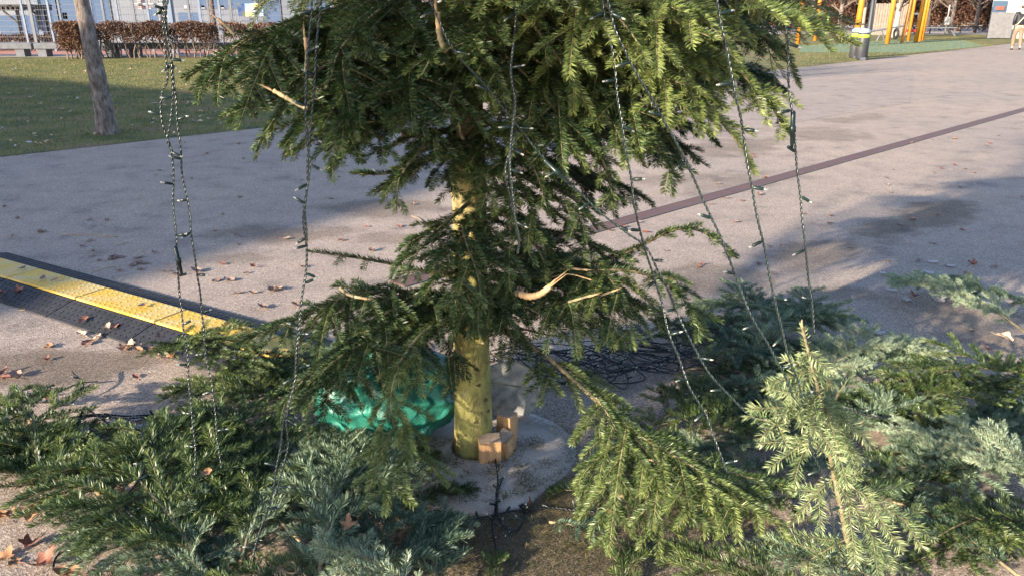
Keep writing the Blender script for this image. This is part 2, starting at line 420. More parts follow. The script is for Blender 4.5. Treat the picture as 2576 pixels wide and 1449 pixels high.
mx = N(n, 'ShaderNodeMix', data_type='RGBA'); l.new(mr.outputs[0], mx.inputs[0]); l.new(ra.outputs[0], mx.inputs[6]); l.new(rb.outputs[0], mx.inputs[7])
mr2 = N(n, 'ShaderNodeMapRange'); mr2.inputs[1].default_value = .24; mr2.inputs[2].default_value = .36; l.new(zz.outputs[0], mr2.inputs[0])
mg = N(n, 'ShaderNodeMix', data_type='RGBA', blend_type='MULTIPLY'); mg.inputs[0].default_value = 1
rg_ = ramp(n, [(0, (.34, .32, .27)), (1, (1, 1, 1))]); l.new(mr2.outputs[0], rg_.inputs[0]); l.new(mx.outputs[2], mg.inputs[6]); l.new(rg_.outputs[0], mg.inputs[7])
ru = ramp(n, [(.35, (.62, .6, .58)), (.6, (1, 1, 1))]); l.new(nb.outputs[0], ru.inputs[0])
mg2 = N(n, 'ShaderNodeMix', data_type='RGBA', blend_type='MULTIPLY'); mg2.inputs[0].default_value = .8; l.new(mg.outputs[2], mg2.inputs[6]); l.new(ru.outputs[0], mg2.inputs[7])
l.new(mg2.outputs[2], b.inputs['Base Color']); b.inputs['Roughness'].default_value = .8
ha = N(n, 'ShaderNodeMath', operation='ADD'); l.new(na.outputs[0], ha.inputs[0]); l.new(nb.outputs[0], ha.inputs[1])
bump(n, l, ha.outputs[0], .9, .010, b)

TX, TY = -.146, 2.57
tree = empty('christmas_tree', (0, 0, 0), 'partly stripped fir tree standing upright in the hole of a pale base, lower branches torn', 'tree')
mb = MB(); zs = np.concatenate((np.linspace(-.02, 1.7, 90), np.linspace(1.75, 3.6, 30)))
g = np.random.default_rng(3); vs_ = []; nn = 28
bumps = [(g.uniform(0, 6.28), g.uniform(.08, 1.6)) for _ in range(34)]
for z in zs:
    r0 = .074 - .012*min(1, z/.5) - .012*max(0, min(1, (z-.5)/1.1)) - .028*max(0, (z-1.6)/2.0)
    if z < .12: r0 += (.12-z)*.05
    for whz in (.545, .52, 1.02, 1.05, 1.38): r0 += .004*math.exp(-((z-whz)/.025)**2)
    for j in range(nn):
        a = 2*math.pi*j/nn
        rr_ = r0*(1+.025*math.sin(2*a+z*3)+.015*math.sin(5*a+z*9))
        for (ba, bz) in bumps:
            da = (a-ba+math.pi) % (2*math.pi)-math.pi
            rr_ += .006*math.exp(-((z-bz)/.014)**2-(da/.2)**2)
        vs_.append((TX+rr_*math.cos(a), TY+rr_*math.sin(a), z))
fs = [(i*nn+j, i*nn+(j+1) % nn, (i+1)*nn+(j+1) % nn, (i+1)*nn+j) for i in range(len(zs)-1) for j in range(nn)] + [tuple((len(zs)-1)*nn+j for j in range(nn))]
mb.add(vs_, fs); mb.build('trunk', m_tr, tree, True)
# knots: small dark branch scars on the trunk
m_knot = simple('knot', (.16, .09, .05), (.07, .045, .03), .9, 90)
gk = random.Random(5)
for (kx, ky) in [(1205, 962), (1222, 1003), (1166, 905), (1230, 1035), (1172, 1085), (1197, 1052), (1240, 520), (1165, 620)]:
    z = D(kx, ky, TY-.04)[2]; ox = D(kx, ky, TY-.05)[0]-TX; ox = max(-.058, min(.058, ox)); oy = -math.sqrt(max(.0001, (.0715-.013*min(1, z))**2-ox*ox))
    dv = Vector((ox, oy, 0)).normalized(); M = dv.to_track_quat('Z', 'Y').to_matrix(); mb = MB(); k = 12
    w_, h_ = gk.uniform(.006, .011), gk.uniform(.004, .007); vs_ = []
    for (q, hh) in ((1.0, -.004), (.8, .0025), (.45, .001)):
        for j in range(k): a = 2*math.pi*j/k; rr_ = q*(1+.3*math.sin(3*a+kx)+gk.uniform(-.15, .15)); vs_.append(tuple(M @ Vector((rr_*w_*math.cos(a), rr_*h_*math.sin(a), hh)) + Vector((TX+ox, TY+oy, z))))
    mb.add(vs_, [(i*k+j, i*k+(j+1) % k, (i+1)*k+(j+1) % k, (i+1)*k+j) for i in range(2) for j in range(k)] + [tuple(2*k+j for j in range(k))]); mb.build('knot', m_knot, tree, True)

for (kx, ky, az_, ln_) in [(1160, 880, -2.6, .03), (1236, 905, -.4, .04), (1225, 850, -.9, .03), (1165, 450, -2.4, .05), (1232, 480, -.5, .04), (1180, 400, -1.8, .03)]:
    z = D(kx, ky, TY)[2]; q = np.array((TX+.05*math.cos(az_), TY+.05*math.sin(az_), z)); d_ = np.array((math.cos(az_), math.sin(az_), .25)); mb = MB()
    mb.tube([q, q+d_*ln_*.5, q+d_*ln_], [.007, .0055, .0045], 7); mb.build('cut_stub', TG, tree, True)
def W(pts): return spline([D(*p) for p in pts], 10)
BR = [
 # left, upper
 dict(a=[(1170,-60,2.57),(1000,-30,2.5),(850,15,2.42),(700,72,2.36),(600,112,2.3),(485,225,2.25)], w=.26, dr=3.2, t=.35),
 dict(a=[(1175,20,2.57),(1020,60,2.45),(880,130,2.34),(760,200,2.25),(640,250,2.2),(560,300,2.17)], w=.25, dr=3.2, t=.35),
 dict(a=[(1170,-30,2.57),(1000,-10,2.65),(820,50,2.7),(700,100,2.7),(560,170,2.65)], w=.24, dr=3.0, t=.3),
 dict(a=[(1175,90,2.57),(1050,120,2.4),(930,190,2.25),(830,280,2.15),(760,330,2.12)], w=.20, dr=3.5, t=.35),
 dict(a=[(1175,60,2.57),(1000,90,2.8),(800,130,2.95),(640,190,3.05)], w=.26, dr=3, t=.2),
 dict(a=[(1175,120,2.53),(1080,150,2.3),(970,220,2.15),(880,300,2.08),(820,400,2.05)], w=.17, dr=3.5, t=.4),
 dict(a=[(1175,200,2.6),(1050,210,2.7),(900,250,2.8),(760,300,2.85),(690,330,2.85)], w=.17, dr=4, t=.25),
 dict(a=[(1160,-60,2.5),(1050,-40,2.25),(950,30,2.1),(860,120,2.0),(830,200,1.98)], w=.19, dr=3, t=.4),
 dict(a=[(1170,330,2.57),(1100,335,2.5),(1000,330,2.42),(900,310,2.36),(850,330,2.33)], w=.11, dr=3.5, t=.35),
 dict(a=[(1175,345,2.55),(1120,375,2.4),(1060,420,2.3),(1010,470,2.26)], w=.13, dr=4, t=.4),
 dict(a=[(1170,350,2.52),(1090,400,2.42),(980,436,2.36),(885,438,2.33)], w=.09, dr=6, t=.3, gap=.3),
 dict(a=[(1180,150,2.5),(1150,200,2.2),(1130,260,2.08),(1110,310,2.0)], w=.16, dr=3.5, t=.45),
 dict(a=[(1180,20,2.5),(1130,60,2.15),(1100,120,1.98),(1060,190,1.9)], w=.17, dr=3, t=.45),
 # middle
 dict(a=[(1180,545,2.5),(1165,575,2.32),(1175,620,2.22),(1200,690,2.16),(1215,780,2.13)], w=.12, dr=4, t=.42, st=.2),
 dict(a=[(1180,510,2.52),(1140,545,2.36),(1090,590,2.27),(1040,650,2.22),(1020,710,2.2)], w=.13, dr=4, t=.42, st=.25),
 dict(a=[(1200,520,2.5),(1215,560,2.35),(1230,620,2.28),(1240,670,2.25)], w=.10, dr=4, t=.4, st=.2),
 dict(a=[(1185,560,2.5),(1160,640,2.36),(1150,730,2.3),(1140,820,2.27)], w=.13, dr=4, t=.4, st=.2),
 dict(a=[(1180,705,2.57),(1100,690,2.55),(1000,668,2.52),(900,650,2.48),(780,634,2.45)], w=.075, dr=9, t=.35, gap=.62, r=.008),
 # lower left
 dict(a=[(1180,745,2.57),(1080,735,2.45),(930,735,2.3),(830,760,2.22),(720,810,2.17),(600,865,2.13)], w=.15, dr=4.5, t=.38),
 dict(a=[(1180,745,2.57),(1060,745,2.6),(900,765,2.6),(740,800,2.55),(640,840,2.5)], w=.11, dr=4.5, t=.3),
 dict(a=[(1180,760,2.57),(1100,755,2.4),(990,775,2.25),(930,850,2.17),(905,930,2.13)], w=.15, dr=4, t=.35),
 dict(a=[(1180,780,2.53),(1120,800,2.3),(1050,850,2.15),(1000,930,2.08),(985,1040,2.03),(1030,1175,2.0)], w=.10, dr=4, t=.7, end=1),
 dict(a=[(1170,800,2.57),(1050,820,2.5),(900,860,2.42),(790,930,2.36),(700,1030,2.3)], w=.20, dr=4, t=.3),
 dict(a=[(1170,770,2.57),(1080,790,2.35),(960,840,2.2),(850,900,2.1),(780,960,2.06)], w=.17, dr=5, t=.35),
 dict(a=[(1185,800,2.5),(1150,830,2.36),(1130,900,2.3),(1140,1000,2.27)], w=.08, dr=6, t=.3),
 dict(a=[(1170,760,2.6),(1080,770,2.75),(960,800,2.9),(850,850,3.0)], w=.2, dr=4, t=.2),
 dict(a=[(1195,640,2.5),(1170,700,2.3),(1190,780,2.22),(1185,850,2.2)], w=.14, dr=5, t=.4),
 # right, upper
 dict(a=[(1190,-50,2.57),(1400,-60,2.3),(1650,-50,2.08),(1850,-10,1.97),(2000,40,1.92),(2150,115,1.9)], w=.23, dr=2.6, t=.8, pale=1),
 dict(a=[(1190,0,2.57),(1400,20,2.35),(1600,50,2.2),(1790,130,2.1),(1920,240,2.02),(1985,340,1.98)], w=.22, dr=3, t=.8, pale=1),
 dict(a=[(1195,-70,2.5),(1450,-80,2.15),(1650,-20,1.95),(1780,60,1.85),(1860,160,1.8)], w=.2, dr=3, t=.8, pale=1),
 dict(a=[(1195,60,2.57),(1350,95,2.4),(1520,150,2.3),(1680,240,2.22),(1790,340,2.18)], w=.22, dr=3.2, t=.45),
 dict(a=[(1195,80,2.55),(1330,140,2.3),(1450,220,2.18),(1560,320,2.1),(1620,420,2.08)], w=.2, dr=3.5, t=.45),
 dict(a=[(1195,100,2.5),(1270,140,2.3),(1350,220,2.17),(1420,310,2.1),(1460,380,2.08)], w=.17, dr=3.5, t=.42),
 dict(a=[(1200,180,2.57),(1350,210,2.62),(1550,250,2.7),(1750,320,2.75),(1810,370,2.75)], w=.17, dr=4, t=.2),
 dict(a=[(1200,340,2.57),(1320,320,2.5),(1420,340,2.4),(1500,400,2.34),(1530,440,2.32)], w=.13, dr=4, t=.35),
 dict(a=[(1200,340,2.52),(1260,390,2.37),(1310,460,2.3),(1345,550,2.26),(1335,620,2.25)], w=.12, dr=4.5, t=.5),
 dict(a=[(1200,40,2.6),(1400,60,2.8),(1650,100,2.95),(1880,170,3.05),(1990,240,3.05)], w=.26, dr=3, t=.25),
 dict(a=[(1195,-60,2.5),(1300,-80,2.15),(1450,-40,1.95),(1560,50,1.85),(1640,160,1.82)], w=.19, dr=3, t=.5),
 dict(a=[(1195,-30,2.5),(1260,-20,2.2),(1330,50,2.05),(1400,140,2.0),(1440,220,1.98)], w=.16, dr=3, t=.42),
 dict(a=[(1195,20,2.6),(1380,60,2.5),(1560,120,2.45),(1700,200,2.4),(1760,260,2.4)], w=.22, dr=3, t=.3),
 dict(a=[(1200,-40,2.55),(1500,-40,2.5),(1750,10,2.4),(1950,110,2.3),(2010,220,2.27)], w=.24, dr=3, t=.5, pale=1),
 dict(a=[(1200,200,2.52),(1290,240,2.35),(1370,310,2.28),(1410,360,2.25)], w=.14, dr=4, t=.35),
 # lower fringe of the right crown
 dict(a=[(1200,20,2.6),(1450,20,2.85),(1650,50,3.0),(1820,90,3.1)], w=.22, dr=2.5, t=.3),
 dict(a=[(1200,80,2.6),(1400,110,2.8),(1600,150,3.0),(1800,200,3.15)], w=.22, dr=3, t=.3),
 dict(a=[(1200,0,2.6),(1300,20,3.0),(1420,60,3.4),(1560,100,3.7)], w=.24, dr=3, t=.3),
 dict(a=[(1200,60,2.57),(1360,200,2.35),(1470,320,2.2),(1530,440,2.12),(1540,520,2.1)], w=.15, dr=4, t=.4, st=.3),
 dict(a=[(1200,0,2.57),(1450,150,2.3),(1600,290,2.15),(1680,420,2.08),(1690,490,2.07)], w=.15, dr=4, t=.45, st=.35),
 dict(a=[(1200,100,2.6),(1450,230,2.6),(1650,330,2.6),(1780,420,2.6)], w=.14, dr=5, t=.2, st=.3),
 dict(a=[(1190,0,2.5),(1500,80,2.15),(1720,220,2.0),(1850,350,1.93),(1890,430,1.92)], w=.14, dr=4, t=.8, st=.4),
 dict(a=[(1170,60,2.57),(1000,220,2.4),(880,340,2.25),(830,430,2.2)], w=.12, dr=5, t=.35, st=.3),
 dict(a=[(1170,40,2.57),(900,180,2.45),(760,300,2.4),(715,400,2.38)], w=.10, dr=5, t=.35, st=.3),
 dict(a=[(1190,325,2.5),(1165,360,2.42),(1140,420,2.37),(1135,470,2.35)], w=.09, dr=6, t=.4, r=.004),
 dict(a=[(1205,300,2.5),(1290,350,2.3),(1350,440,2.22),(1380,540,2.2)], w=.14, dr=4, t=.45),
 dict(a=[(1205,420,2.5),(1330,450,2.35),(1440,500,2.28),(1500,575,2.25)], w=.15, dr=4, t=.4),
 dict(a=[(1205,380,2.6),(1350,400,2.6),(1520,450,2.6),(1640,510,2.6)], w=.13, dr=4, t=.25),
 dict(a=[(1210,520,2.5),(1300,560,2.3),(1360,640,2.25),(1380,700,2.24)], w=.13, dr=5, t=.4),
 dict(a=[(1165,300,2.5),(1080,360,2.3),(1010,440,2.22),(995,530,2.2)], w=.11, dr=4, t=.42),
 dict(a=[(1165,240,2.5),(1040,290,2.3),(900,350,2.2),(835,430,2.17)], w=.13, dr=4, t=.4),
 dict(a=[(1170,240,2.6),(1000,270,2.6),(830,320,2.55),(730,390,2.5)], w=.12, dr=5, t=.3),
 # right, middle
 dict(a=[(1210,470,2.57),(1300,490,2.5),(1400,540,2.42),(1480,600,2.4)], w=.13, dr=4, t=.4),
 dict(a=[(1210,600,2.57),(1300,590,2.5),(1420,590,2.42),(1520,630,2.38),(1600,660,2.36)], w=.13, dr=4, t=.35),
 dict(a=[(1210,700,2.57),(1350,690,2.5),(1500,660,2.42),(1600,625,2.36),(1700,578,2.3),(1780,590,2.27),(1850,650,2.23)], w=.085, dr=4, t=.45, ba=.35),
 dict(a=[(1210,700,2.57),(1350,700,2.42),(1550,680,2.3),(1670,710,2.22),(1740,780,2.18),(1780,850,2.15)], w=.17, dr=4.5, t=.42),
 dict(a=[(1220,740,2.57),(1330,750,2.42),(1450,770,2.32),(1530,830,2.25),(1570,880,2.22)], w=.17, dr=5, t=.38),
 dict(a=[(1210,720,2.5),(1300,760,2.32),(1390,810,2.22),(1430,860,2.2)], w=.14, dr=5, t=.42),
 dict(a=[(1220,720,2.57),(1400,720,2.5),(1600,760,2.4),(1680,830,2.35)], w=.16, dr=5, t=.35),
 dict(a=[(1210,640,2.6),(1350,640,2.8),(1480,670,2.9),(1580,740,2.95)], w=.18, dr=4, t=.2),
 dict(a=[(1210,580,2.55),(1290,640,2.4),(1370,650,2.35),(1450,690,2.32)], w=.12, dr=4, t=.4),
 dict(a=[(1210,740,2.52),(1260,800,2.38),(1290,860,2.32),(1280,930,2.3)], w=.08, dr=6, t=.3),
 # the long low branch toward the camera
 dict(a=[(1235,815,2.55),(1300,850,2.45),(1380,900,2.36),(1470,980,2.24),(1600,1090,2.1),(1720,1160,2.0),(1850,1240,1.9),(1980,1330,1.82)], w=.22, dr=5, t=.62, st=.2, r=.012, ba=.3),
 dict(a=[(1600,1090,2.1),(1700,1130,2.05),(1850,1190,2.0),(2010,1230,1.95)], w=.10, dr=4, t=.5, st=.1, r=.005, ba=0),
 dict(a=[(1500,1000,2.2),(1540,1060,2.12),(1580,1150,2.06),(1620,1250,2.0)], w=.12, dr=5, t=.5, st=.1, r=.004, ba=0),
 dict(a=[(1560,1060,2.14),(1640,1150,2.02),(1730,1250,1.92),(1800,1350,1.85)], w=.13, dr=5, t=.6, st=.1, r=.005, ba=0),
]
for i, B_ in enumerate(BR):
    f = Fol(100+i); ax = W(B_['a']); r = B_.get('r', .0075)
    f.frond(ax, r, .0015, B_['w']*1.4, droop=B_['dr'], tint=B_['t'], start=B_.get('st', .12), gap=B_.get('gap', .17), bare_axis=B_.get('ba', .2), floor=.01, prof=((lambda t: .75+.5*t) if B_.get('end') else None), nl=.025, sub=(.042 if B_['t'] <= .3 else .062), spacing=(.048 if B_['t'] <= .3 else .066), dens=1250)
    f.build('branch', NG, tree)
# upper crown above the picture (casts the tree's shadow)
f = Fol(900); f.frond(spline([(0, 0, 0), (.4, 0, .06), (.8, 0, .02), (1.1, 0, -.1)], 8), .012, .002, .38, spacing=.045, droop=5, sub=.040, dens=420, nl=.026)
proto = f.build('branch', NG, tree)
def copy_under(o, parent):
    c = o.copy(); COL.objects.link(c); c.parent = parent
    for ch in o.children:
        d = ch.copy(); COL.objects.link(d); d.parent = c
    return c
for i in range(23):
    c = proto if i == 0 else copy_under(proto, tree)
    z = 1.68 + 1.7*(i/23)**1.15; s_ = (1.2-.75*i/23)*rnd.uniform(.85, 1.05)
    c.location = (TX, TY, z); c.scale = (s_, s_, s_); c.rotation_euler = (rnd.uniform(-.2, .2), rnd.uniform(-.15, .1), i*2.4)
print('NEEDLES', Fol.total)

# ================================================================== NEAR THINGS
from mathutils import noise as mnoise
# ---- pale base around the trunk
m_base, n, l, b = mat('pale_base')
v = objvec(n, l, (1, 1, 1), True); a1 = noise(n, l, 9, 6, v, .6); a2 = noise(n, l, 120, 3, v)
r = ramp(n, [(.3, (.24, .22, .20)), (.5, (.42, .38, .355)), (.7, (.50, .46, .43))]); l.new(a1.outputs[0], r.inputs[0])
l.new(r.outputs[0], b.inputs['Base Color']); b.inputs['Roughness'].default_value = .9; bump(n, l, a2.outputs[0], .4, .003, b)
mb = MB(); k = 96; rings = [(.098, -.03), (.098, .030), (.104, .036), (.125, .037), (.14, .031), (.22, .03), (.31, .028), (.35, .018), (.37, .004), (.38, -.01)]
vs_ = []
for (r_, z_) in rings:
    for j in range(k):
        a = 2*math.pi*j/k
        q = r_ + (0 if r_ < .2 else .045*mnoise.noise(Vector((math.cos(a)*1.3, math.sin(a)*1.3, 3.1)))*(r_/.3) + .02*math.sin(3*a+1))
        zz_ = z_ + (.004*mnoise.noise(Vector((q*math.cos(a)*9, q*math.sin(a)*9, 0))) if r_ > .14 else 0)
        vs_.append((TX+.015+q*math.cos(a), TY+.01+q*math.sin(a)*1.02, zz_))
fs = [(i*k+j, i*k+(j+1) % k, (i+1)*k+(j+1) % k, (i+1)*k+j) for i in range(len(rings)-1) for j in range(k)]
mb.add(vs_, [f[::-1] for f in fs]); o = mb.build('tree_base', m_base, None, True)
tag(o, 'pale round concrete base with a raised rim hole that holds the tree trunk', 'tree base')
mb = MB(); mb.add([(TX+.015+.1*math.cos(a*.3927), TY+.01+.1*math.sin(a*.3927), .002) for a in range(16)], [tuple(range(16))])
mb.build('hole_floor', simple('dark_hole', (.02, .018, .015)), o)

# ---- galvanised disc leaning behind the trunk
m_gal = simple('galvanised_sheet', (.42, .41, .39), (.24, .245, .25), .5, 30, metal=.35, bmp=.15, lo=.4, hi=.6)
mb = MB(); c = D(1281, 990, 2.84); rr_ = .128; vs_ = []; k = 64; tl = .16
for (q, o_) in ((rr_-.004, -.004), (rr_, 0), (rr_-.004, .006)):
    for j in range(k):
        a = 2*math.pi*j/k; x = q*math.cos(a); z = q*math.sin(a)
        vs_.append((c[0]+x, c[1]+z*tl+o_, .128+z))
fs = [(i*k+j, i*k+(j+1) % k, (i+1)*k+(j+1) % k, (i+1)*k+j) for i in range(2) for j in range(k)] + [tuple(range(k))[::-1], tuple(2*k+j for j in range(k))]
mb.add(vs_, fs)
o = mb.build('metal_lid', m_gal); tag(o, 'round mottled grey metal lid standing on edge behind the trunk', 'metal lid')

# ---- wooden wedges
def wood_mat(name, c1, c2):
    m, n, l, b = mat(name); v = objvec(n, l, (1, 1, .12)); a = noise(n, l, 45, 5, v, .6)
    r = ramp(n, [(.3, c2), (.65, c1)]); l.new(a.outputs[0], r.inputs[0]); l.new(r.outputs[0], b.inputs['Base Color'])
    b.inputs['Roughness'].default_value = .75; bump(n, l, a.outputs[0], .5, .003, b); return m
m_w1 = wood_mat('reddish_sawn_wood', (.72, .42, .20), (.50, .25, .11)); m_w2 = wood_mat('brown_split_wood', (.62, .36, .17), (.24, .12, .06))
m_w3 = simple('weathered_end_grain', (.46, .35, .26), (.30, .21, .15), .85, 60, bmp=.4)
def block(pc, size, rz, label, tilt=0.0, taper=0.0, rough=False):
    w, d, h = size
    mb = MB(); vs_ = []; nx = 6; nz = 10
    bm = bmesh.new(); bmesh.ops.create_cube(bm, size=1)
    bmesh.ops.subdivide_edges(bm, edges=bm.edges, cuts=5, use_grid_fill=True)
    for v_ in bm.verts:
        x, y, z = v_.co; z01 = z+.5
        q = Vector((x*w, y*d, z01*h)); q.x *= (1-taper*z01)
        nn_ = mnoise.noise(Vector((x*5, y*5, z*5)))*(.0025 if rough else .0006)
        if rough and x > .4: q.x += (mnoise.noise(Vector((y*9, z*9, 2)))*.008 - .010*(z+.5)**2)
        if rough and z > .45: q.z += -.022*(x+.5) + .003*math.sin(y*40)
        q += Vector((nn_, nn_, nn_*.5)); v_.co = q
    mb.add([v_.co[:] for v_ in bm.verts], [[v_.index for v_ in f.verts] for f in bm.faces])
    bm.verts.index_update(); tops = [f.normal.z > .7 for f in bm.faces]; bm.normal_update()
    mb.m = [1 if f.normal.z > .7 else 0 for f in bm.faces]; bm.free()
    o = mb.build('wood_wedge', [m_w2 if rough else m_w1, m_w3]); o.location = pc; o.rotation_euler = (tilt, 0, rz)
    return tag(o, label, 'wooden wedge', 'wooden wedges at the foot of the tree')
block(D(1231, 1150, 2.49)*np.array((1, 1, 0))+np.array((0, 0, .028)), (.080, .07, .092), R(8), 'smooth orange sawn block wedged against the foot of the trunk')
block(D(1272, 1140, 2.53)*np.array((1, 1, 0))+np.array((0, 0, .028)), (.055, .08, .085), R(-24), 'rough split block with a ridged top beside the smooth one', rough=True)
block(D(1276, 1120, 2.625)*np.array((1, 1, 0))+np.array((0, 0, .028)), (.066, .055, .118), R(-32), 'taller wooden block standing behind the other two wedges', taper=.1)

# ---- green plastic bag
m_bag, n, l, b = mat('green_plastic')
v = objvec(n, l); a1 = noise(n, l, 5, 4, v); r = ramp(n, [(.35, (.010, .10, .075)), (.6, (.028, .20, .145))]); l.new(a1.outputs[0], r.inputs[0]); l.new(r.outputs[0], b.inputs['Base Color'])
b.inputs['Roughness'].default_value = .42; b.inputs['Specular IOR Level'].default_value = .5
w1 = N(n, 'ShaderNodeTexVoronoi', feature='DISTANCE_TO_EDGE'); w1.inputs['Scale'].default_value = 5
dn_ = noise(n, l, 4, 3, v); av = N(n, 'ShaderNodeVectorMath', operation='MULTIPLY_ADD'); av.inputs[1].default_value = (.5, .5, .5); l.new(dn_.outputs['Color'], av.inputs[0]); l.new(v, av.inputs[2]); l.new(av.outputs[0], w1.inputs['Vector'])
bump(n, l, w1.outputs['Distance'], .5, .05, b)
def bag(c, sx, sy, sz, seed):
    bm = bmesh.new(); bmesh.ops.create_icosphere(bm, subdivisions=6, radius=1.0)
    for v_ in bm.verts:
        p = v_.co.copy(); q = p*1.6 + Vector((seed, 0, 0))
        q += Vector((mnoise.noise(p*2.0+Vector((9, 1, 2))), mnoise.noise(p*2+Vector((1, 7, 3))), 0))*.5
        d_ = mnoise.voronoi(q, distance_metric='DISTANCE', exponent=2.5)[0]
        ridge = (d_[1]-d_[0]); f1 = mnoise.noise(p*3.1+Vector((seed, 5, 5)))
        q2 = mnoise.voronoi(p*3.7+Vector((seed, 3, 1)), distance_metric='DISTANCE', exponent=2.5)[0]
        rad = 1 - .22*ridge + .10*f1 - .05*(q2[1]-q2[0])
        x, y, z = p.x*rad*sx, p.y*rad*sy, p.z*rad*sz
        if p.z < -.3: z = -.3*sz*rad + (p.z+.3)*sz*.55
        th = math.atan2(p.y, p.x)
        if p.z > .55:   # gathered neck
            t = (p.z-.55)/.45; s_ = 1-.55*t; x *= s_; y *= s_; z += .10*t*t; x += .05*t; x += .012*math.sin(th*9)*t; y += .012*math.cos(th*9)*t
        v_.co = (x, y, z)
    zmin = min(v_.co.z for v_ in bm.verts)
    for v_ in bm.verts: v_.co.z = v_.co.z-zmin+.004; v_.co += Vector(c)
    mb = MB(); mb.add([v_.co[:] for v_ in bm.verts], [[v_.index for v_ in f.verts] for f in bm.faces]); bm.free()
    return mb
bc = G(975, 1105); bg = bag((bc[0], bc[1]+.04, 0), .30, .20, .245, 4.3)
o = bg.build('plastic_bag', m_bag, None, True); tag(o, 'crumpled shiny green plastic bag lying left of the trunk', 'plastic bag')
mb = MB(); c = np.array((bc[0]+.085, bc[1]+.04, .40))
for k in range(5):
    a = k*1.25; p1 = c+np.array((math.cos(a)*.02, math.sin(a)*.02, 0)); p2 = c+np.array((math.cos(a)*.07-.03, math.sin(a)*.05, .07))
    w_ = np.array((-math.sin(a), math.cos(a), .3))*.035
    mb.add([p1-w_*.4, p1+w_*.4, p2+w_+np.array((0, 0, .01)), p2-w_, (p1+p2)/2+np.array((.01, .01, .015))], [(0, 1, 4), (1, 2, 4), (2, 3, 4), (3, 0, 4)])
mb.build('tied_neck', m_bag, o)

# ---- yellow and black cable ramp
YA = G(15, 698, .062); YB = G(623, 879, .062); du = (YB-YA); SL = np.linalg.norm(du)/3; du = du/np.linalg.norm(du)
dv = np.array((-du[1], du[0], 0.0)); ang = math.atan2(du[1], du[0])
m_blk = simple('black_rubber', (.030, .031, .038), (.016, .017, .021), .65, 14, bmp=.3)
m_yel = simple('yellow_lid', (.60, .38, .045), (.58, .43, .17), .5, 7, bmp=.2, lo=.36, hi=.60)
m_yel_d = simple('dirty_yellow', (.66, .52, .22), (.50, .40, .18), .6, 20)
RW, YW, HH = .17, .205, .058     # ramp width, lid width, height
def ramp_segment(i):
    e = empty('cable_ramp', tuple(np.array((YA[0], YA[1], 0)) + du*SL*i), lab_ramp[i+1], 'cable ramp', 'cable ramp pieces laid end to end', rz=ang)
    mb = MB(); g_ = .004
    prof = [(-RW, 0), (-RW, .010), (-.006, HH-.006), (-.006, HH-.012), (YW+.006, HH-.012), (YW+.006, HH-.006), (YW+RW, .010), (YW+RW, 0)]
    vs_ = [(x, y, z) for x in (g_, SL-g_) for (y, z) in prof]; k = len(prof)
    mb.add(vs_, [(j, (j+1) % k, k+(j+1) % k, k+j) for j in range(k)] + [tuple(range(k))[::-1], tuple(k+j for j in range(k))])
    sl = math.atan2(HH-.016, RW-.006)
    for side in (0, 1):
        for a in range(15):
            for bq in range(4):
                x = SL*(a+.5+.5*(bq % 2))/15.5; t = (bq+.6)/4.4
                y = -RW + t*(RW-.006); z = .010 + t*(HH-.016)
                if side: y = YW - y
                s_ = sl if not side else -sl
                M = np.array(Matrix.Rotation(s_, 3, 'X') @ Matrix.Rotation(R(45), 3, 'Z'))
                mb.box((x+rnd.uniform(-.003,.003), y, z+.001), (.020, .012, .005), M=M)
    for (x, t) in ((SL*.17, .3), (SL*.83, .3)):
        pass
    mb.build('rubber_base', m_blk, e)
    mb = MB(); mb.box((SL/2, YW/2, HH-.003), (SL-.010, YW-.004, .014), bev=.004)
    for a in range(16):
        for rr2 in range(6):
            if rr2 in (2, 3) : 
                if a % 2: continue
            x = SL*(a+.5)/16 + (.012 if rr2 % 2 else 0); y = YW*(.10+.16*rr2)
            mb.box((x, y, HH+.0045), (.013, .010, .0035), R(12 if rr2 % 2 else -12), bev=.0015)
    mb.build('yellow_lid', m_yel, e)
    return e
lab_ramp = ['leftmost cable ramp piece cut off by the picture edge', 'cable ramp piece with two dry leaves near the lid joint', 'cable ramp piece with a single leaf in the middle of its lid',
            'cable ramp piece behind the two hanging light strings', 'cable ramp piece half hidden under the fir branches', 'last cable ramp piece running under the tree']
for i in range(-1, 4): ramp_segment(i)

# ---- cut branches on the ground
def make_frond(seed, nm, tint, width, L=1.0, level=1, droop=1.2, full=False, arch=.10, start=.12, curve=.12):
    f = Fol(seed); r = .0035+.005*L
    ax = spline([(0, 0, .015), (L*.25, curve*.5*L, .02+arch*.7*L), (L*.5, curve*L, .02+arch*L), (L*.75, curve*.7*L, .015+arch*.8*L), (L, 0, arch*.4*L)], max(4, int(10*L)))
    f.frond(ax, r, .0016, width*.82*L**.8, droop=droop, tint=tint, start=start, full=full, level=level if L > .3 else 0, floor=.004, sub=.058, spacing=.06, nl=.026, dens=1250, updir=.10, bare_axis=.15 if L > .3 else .02)
    o = f.build('cut_branch', nm, None)
    mb = MB(); mb.tube([(-.012, 0, .0145), (0, 0, .015), (.001, 0, .015)], [r*.95, r*1.02, r*.4], 8); mb.build('cut_end', CUT, o)
    return o
KIND = {'g1': (301, NG, .52, .34, {}), 'g2': (302, NG, .50, .31, dict(curve=-.12, arch=.14)), 'b1': (303, NB, .66, .33, dict(arch=.12)),
        'b2': (304, NB, .50, .31, dict(curve=-.1, arch=.08)), 'f1': (305, NF, .85, .30, dict(full=True, arch=.16, droop=.3)), 'g3': (306, NG, .38, .28, dict(arch=.05, start=.2))}
PROTO = {}
